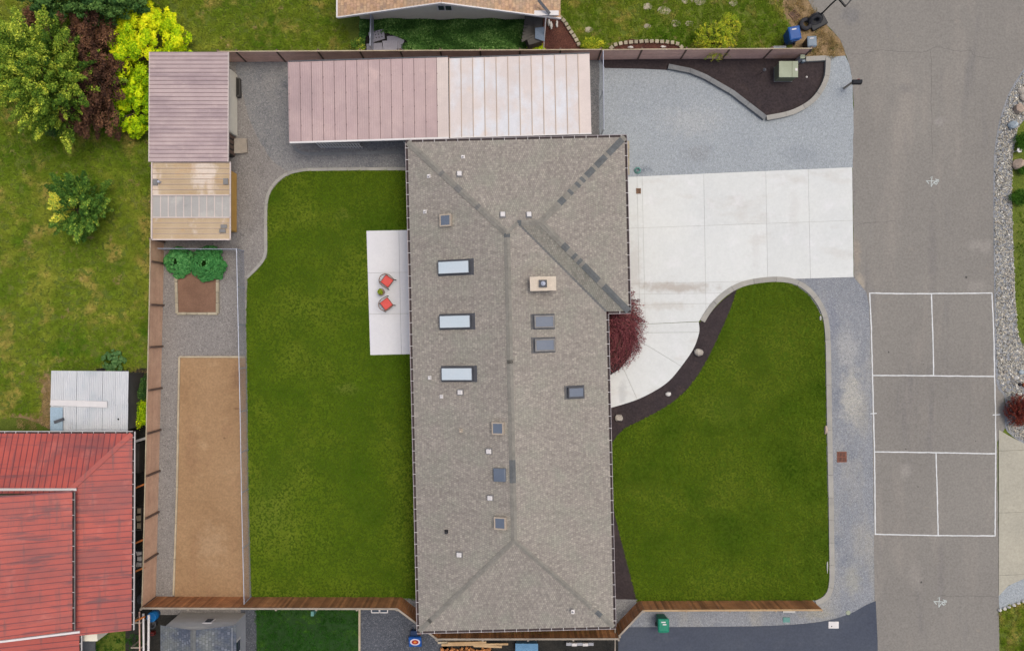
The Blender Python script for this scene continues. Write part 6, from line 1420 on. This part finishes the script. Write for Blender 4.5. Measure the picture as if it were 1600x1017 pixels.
for s_ in (-1, 1): MB().tube([ct + Vector((s_ * .2, .1, -.05)), Vector((q.x + s_ * .3, q.y + .45, 0))], .02, 6).build('leg', M['dark_wood'], tg)
cr_ = empty('toy_cart', P(648, 984), 'small navy and red folded toy cart behind the archery target', 'cart')
q = P(648, 986); MB().box(q.x, q.y, .22, .42, .3, .2).build('tray', M['navy'], cr_, bevel=.02); MB().box(q.x + .28, q.y + .02, .2, .2, .16, .14).build('seat', M['target_red'], cr_, bevel=.02); MB().tube([(q.x - .05, q.y + .1, .3), (q.x - .02, q.y + .45, .55)], .018, 6).build('handle', M['navy'], cr_)
for sx_ in (-.16, .16): MB().tube([(q.x + sx_, q.y - .17, .08), (q.x + sx_, q.y + .17, .08)], .07, 12).build('wheel', M['rubber'], cr_)
# lumber and firewood
ls = [((684, 1004), (735, 1002)), ((690, 1006.5), (794, 1005)), ((700, 1002.5), (760, 1001)), ((740, 1009), (784, 1010.5))]
for i, (a_, b_) in enumerate(ls):
    p1, p2 = P(*a_, .35 + .0 * i), P(*b_, .35 + .0 * i); p1.z = p2.z = .30 + .1 * (i % 3)
    tag(MB().beam(p1, p2, .11, .08).build('plank', M['raw_wood'] if i else M['timber'], origin=p1), ['short pale plank at the left end of the lumber south of the house', 'longest plank lying south of the house fence', 'thin plank lying closest to the fence under the south eave', 'short plank at the right end of the lumber south of the house'][i], 'plank', 'planks stacked south of the house')
fw = []
random.seed(5); lm = None
log = MB().tube([(-.17, 0, 0), (.17, 0, 0)], .075, 7).mesh('split_log', [M['log_end']])
for i in range(70):
    x_ = random.uniform(692, 770); y_ = 1012 + random.uniform(0, 14); q = P(x_, y_)
    o = bpy.data.objects.new('split_log', log); link(o); o.location = (q.x, q.y, .08 + random.uniform(0, .28)); o.rotation_euler = (random.uniform(-.3, .3), random.uniform(-.5, .5), random.uniform(0, 3.14)); s_ = random.uniform(.7, 1.2); o.scale = (s_, s_, s_ * .8)
    tag(o, 'orange brown split log in the loose firewood heap at the bottom edge', 'firewood', 'firewood heap south of the house')
bb = empty('blue_bench', P(822, 1008), 'worn light blue box bench at the bottom edge below the house', 'bench')
q = P(823, 1012, .45); MB().box(q.x, q.y, .22, 1.2, .42, .44).build('bench_body', M['blue_paint'], bb); MB().box(q.x, q.y + .02, .465, 1.3, .5, .05).build('seat_board', M['blue_paint'], bb)
cb = empty('concrete_blocks', P(907, 1000), 'row of pale grey blocks under the picket fence south of the house', 'blocks')
for k in range(5): q = P(888 + k * 8.5, 1000.5 + .8 * (k % 2)); MB().box(q.x, q.y, .4, .30, .16, .2).build('block', M['white_metal'] if k % 2 else M['siding_grey'], cb)
hs = empty('tap_hose', P(1000, 266), 'dark green garden hose coiled on the gravel beside the garage corner', 'hose')
q = P(996, 267); pts_ = [(q.x + (.2 - .002 * k) * math.cos(k * .5), q.y + (.2 - .002 * k) * math.sin(k * .5), .04 + .002 * k) for k in range(50)]
MB().tube(pts_, .014, 5).build('hose_coil', M['teal_lid'], hs)
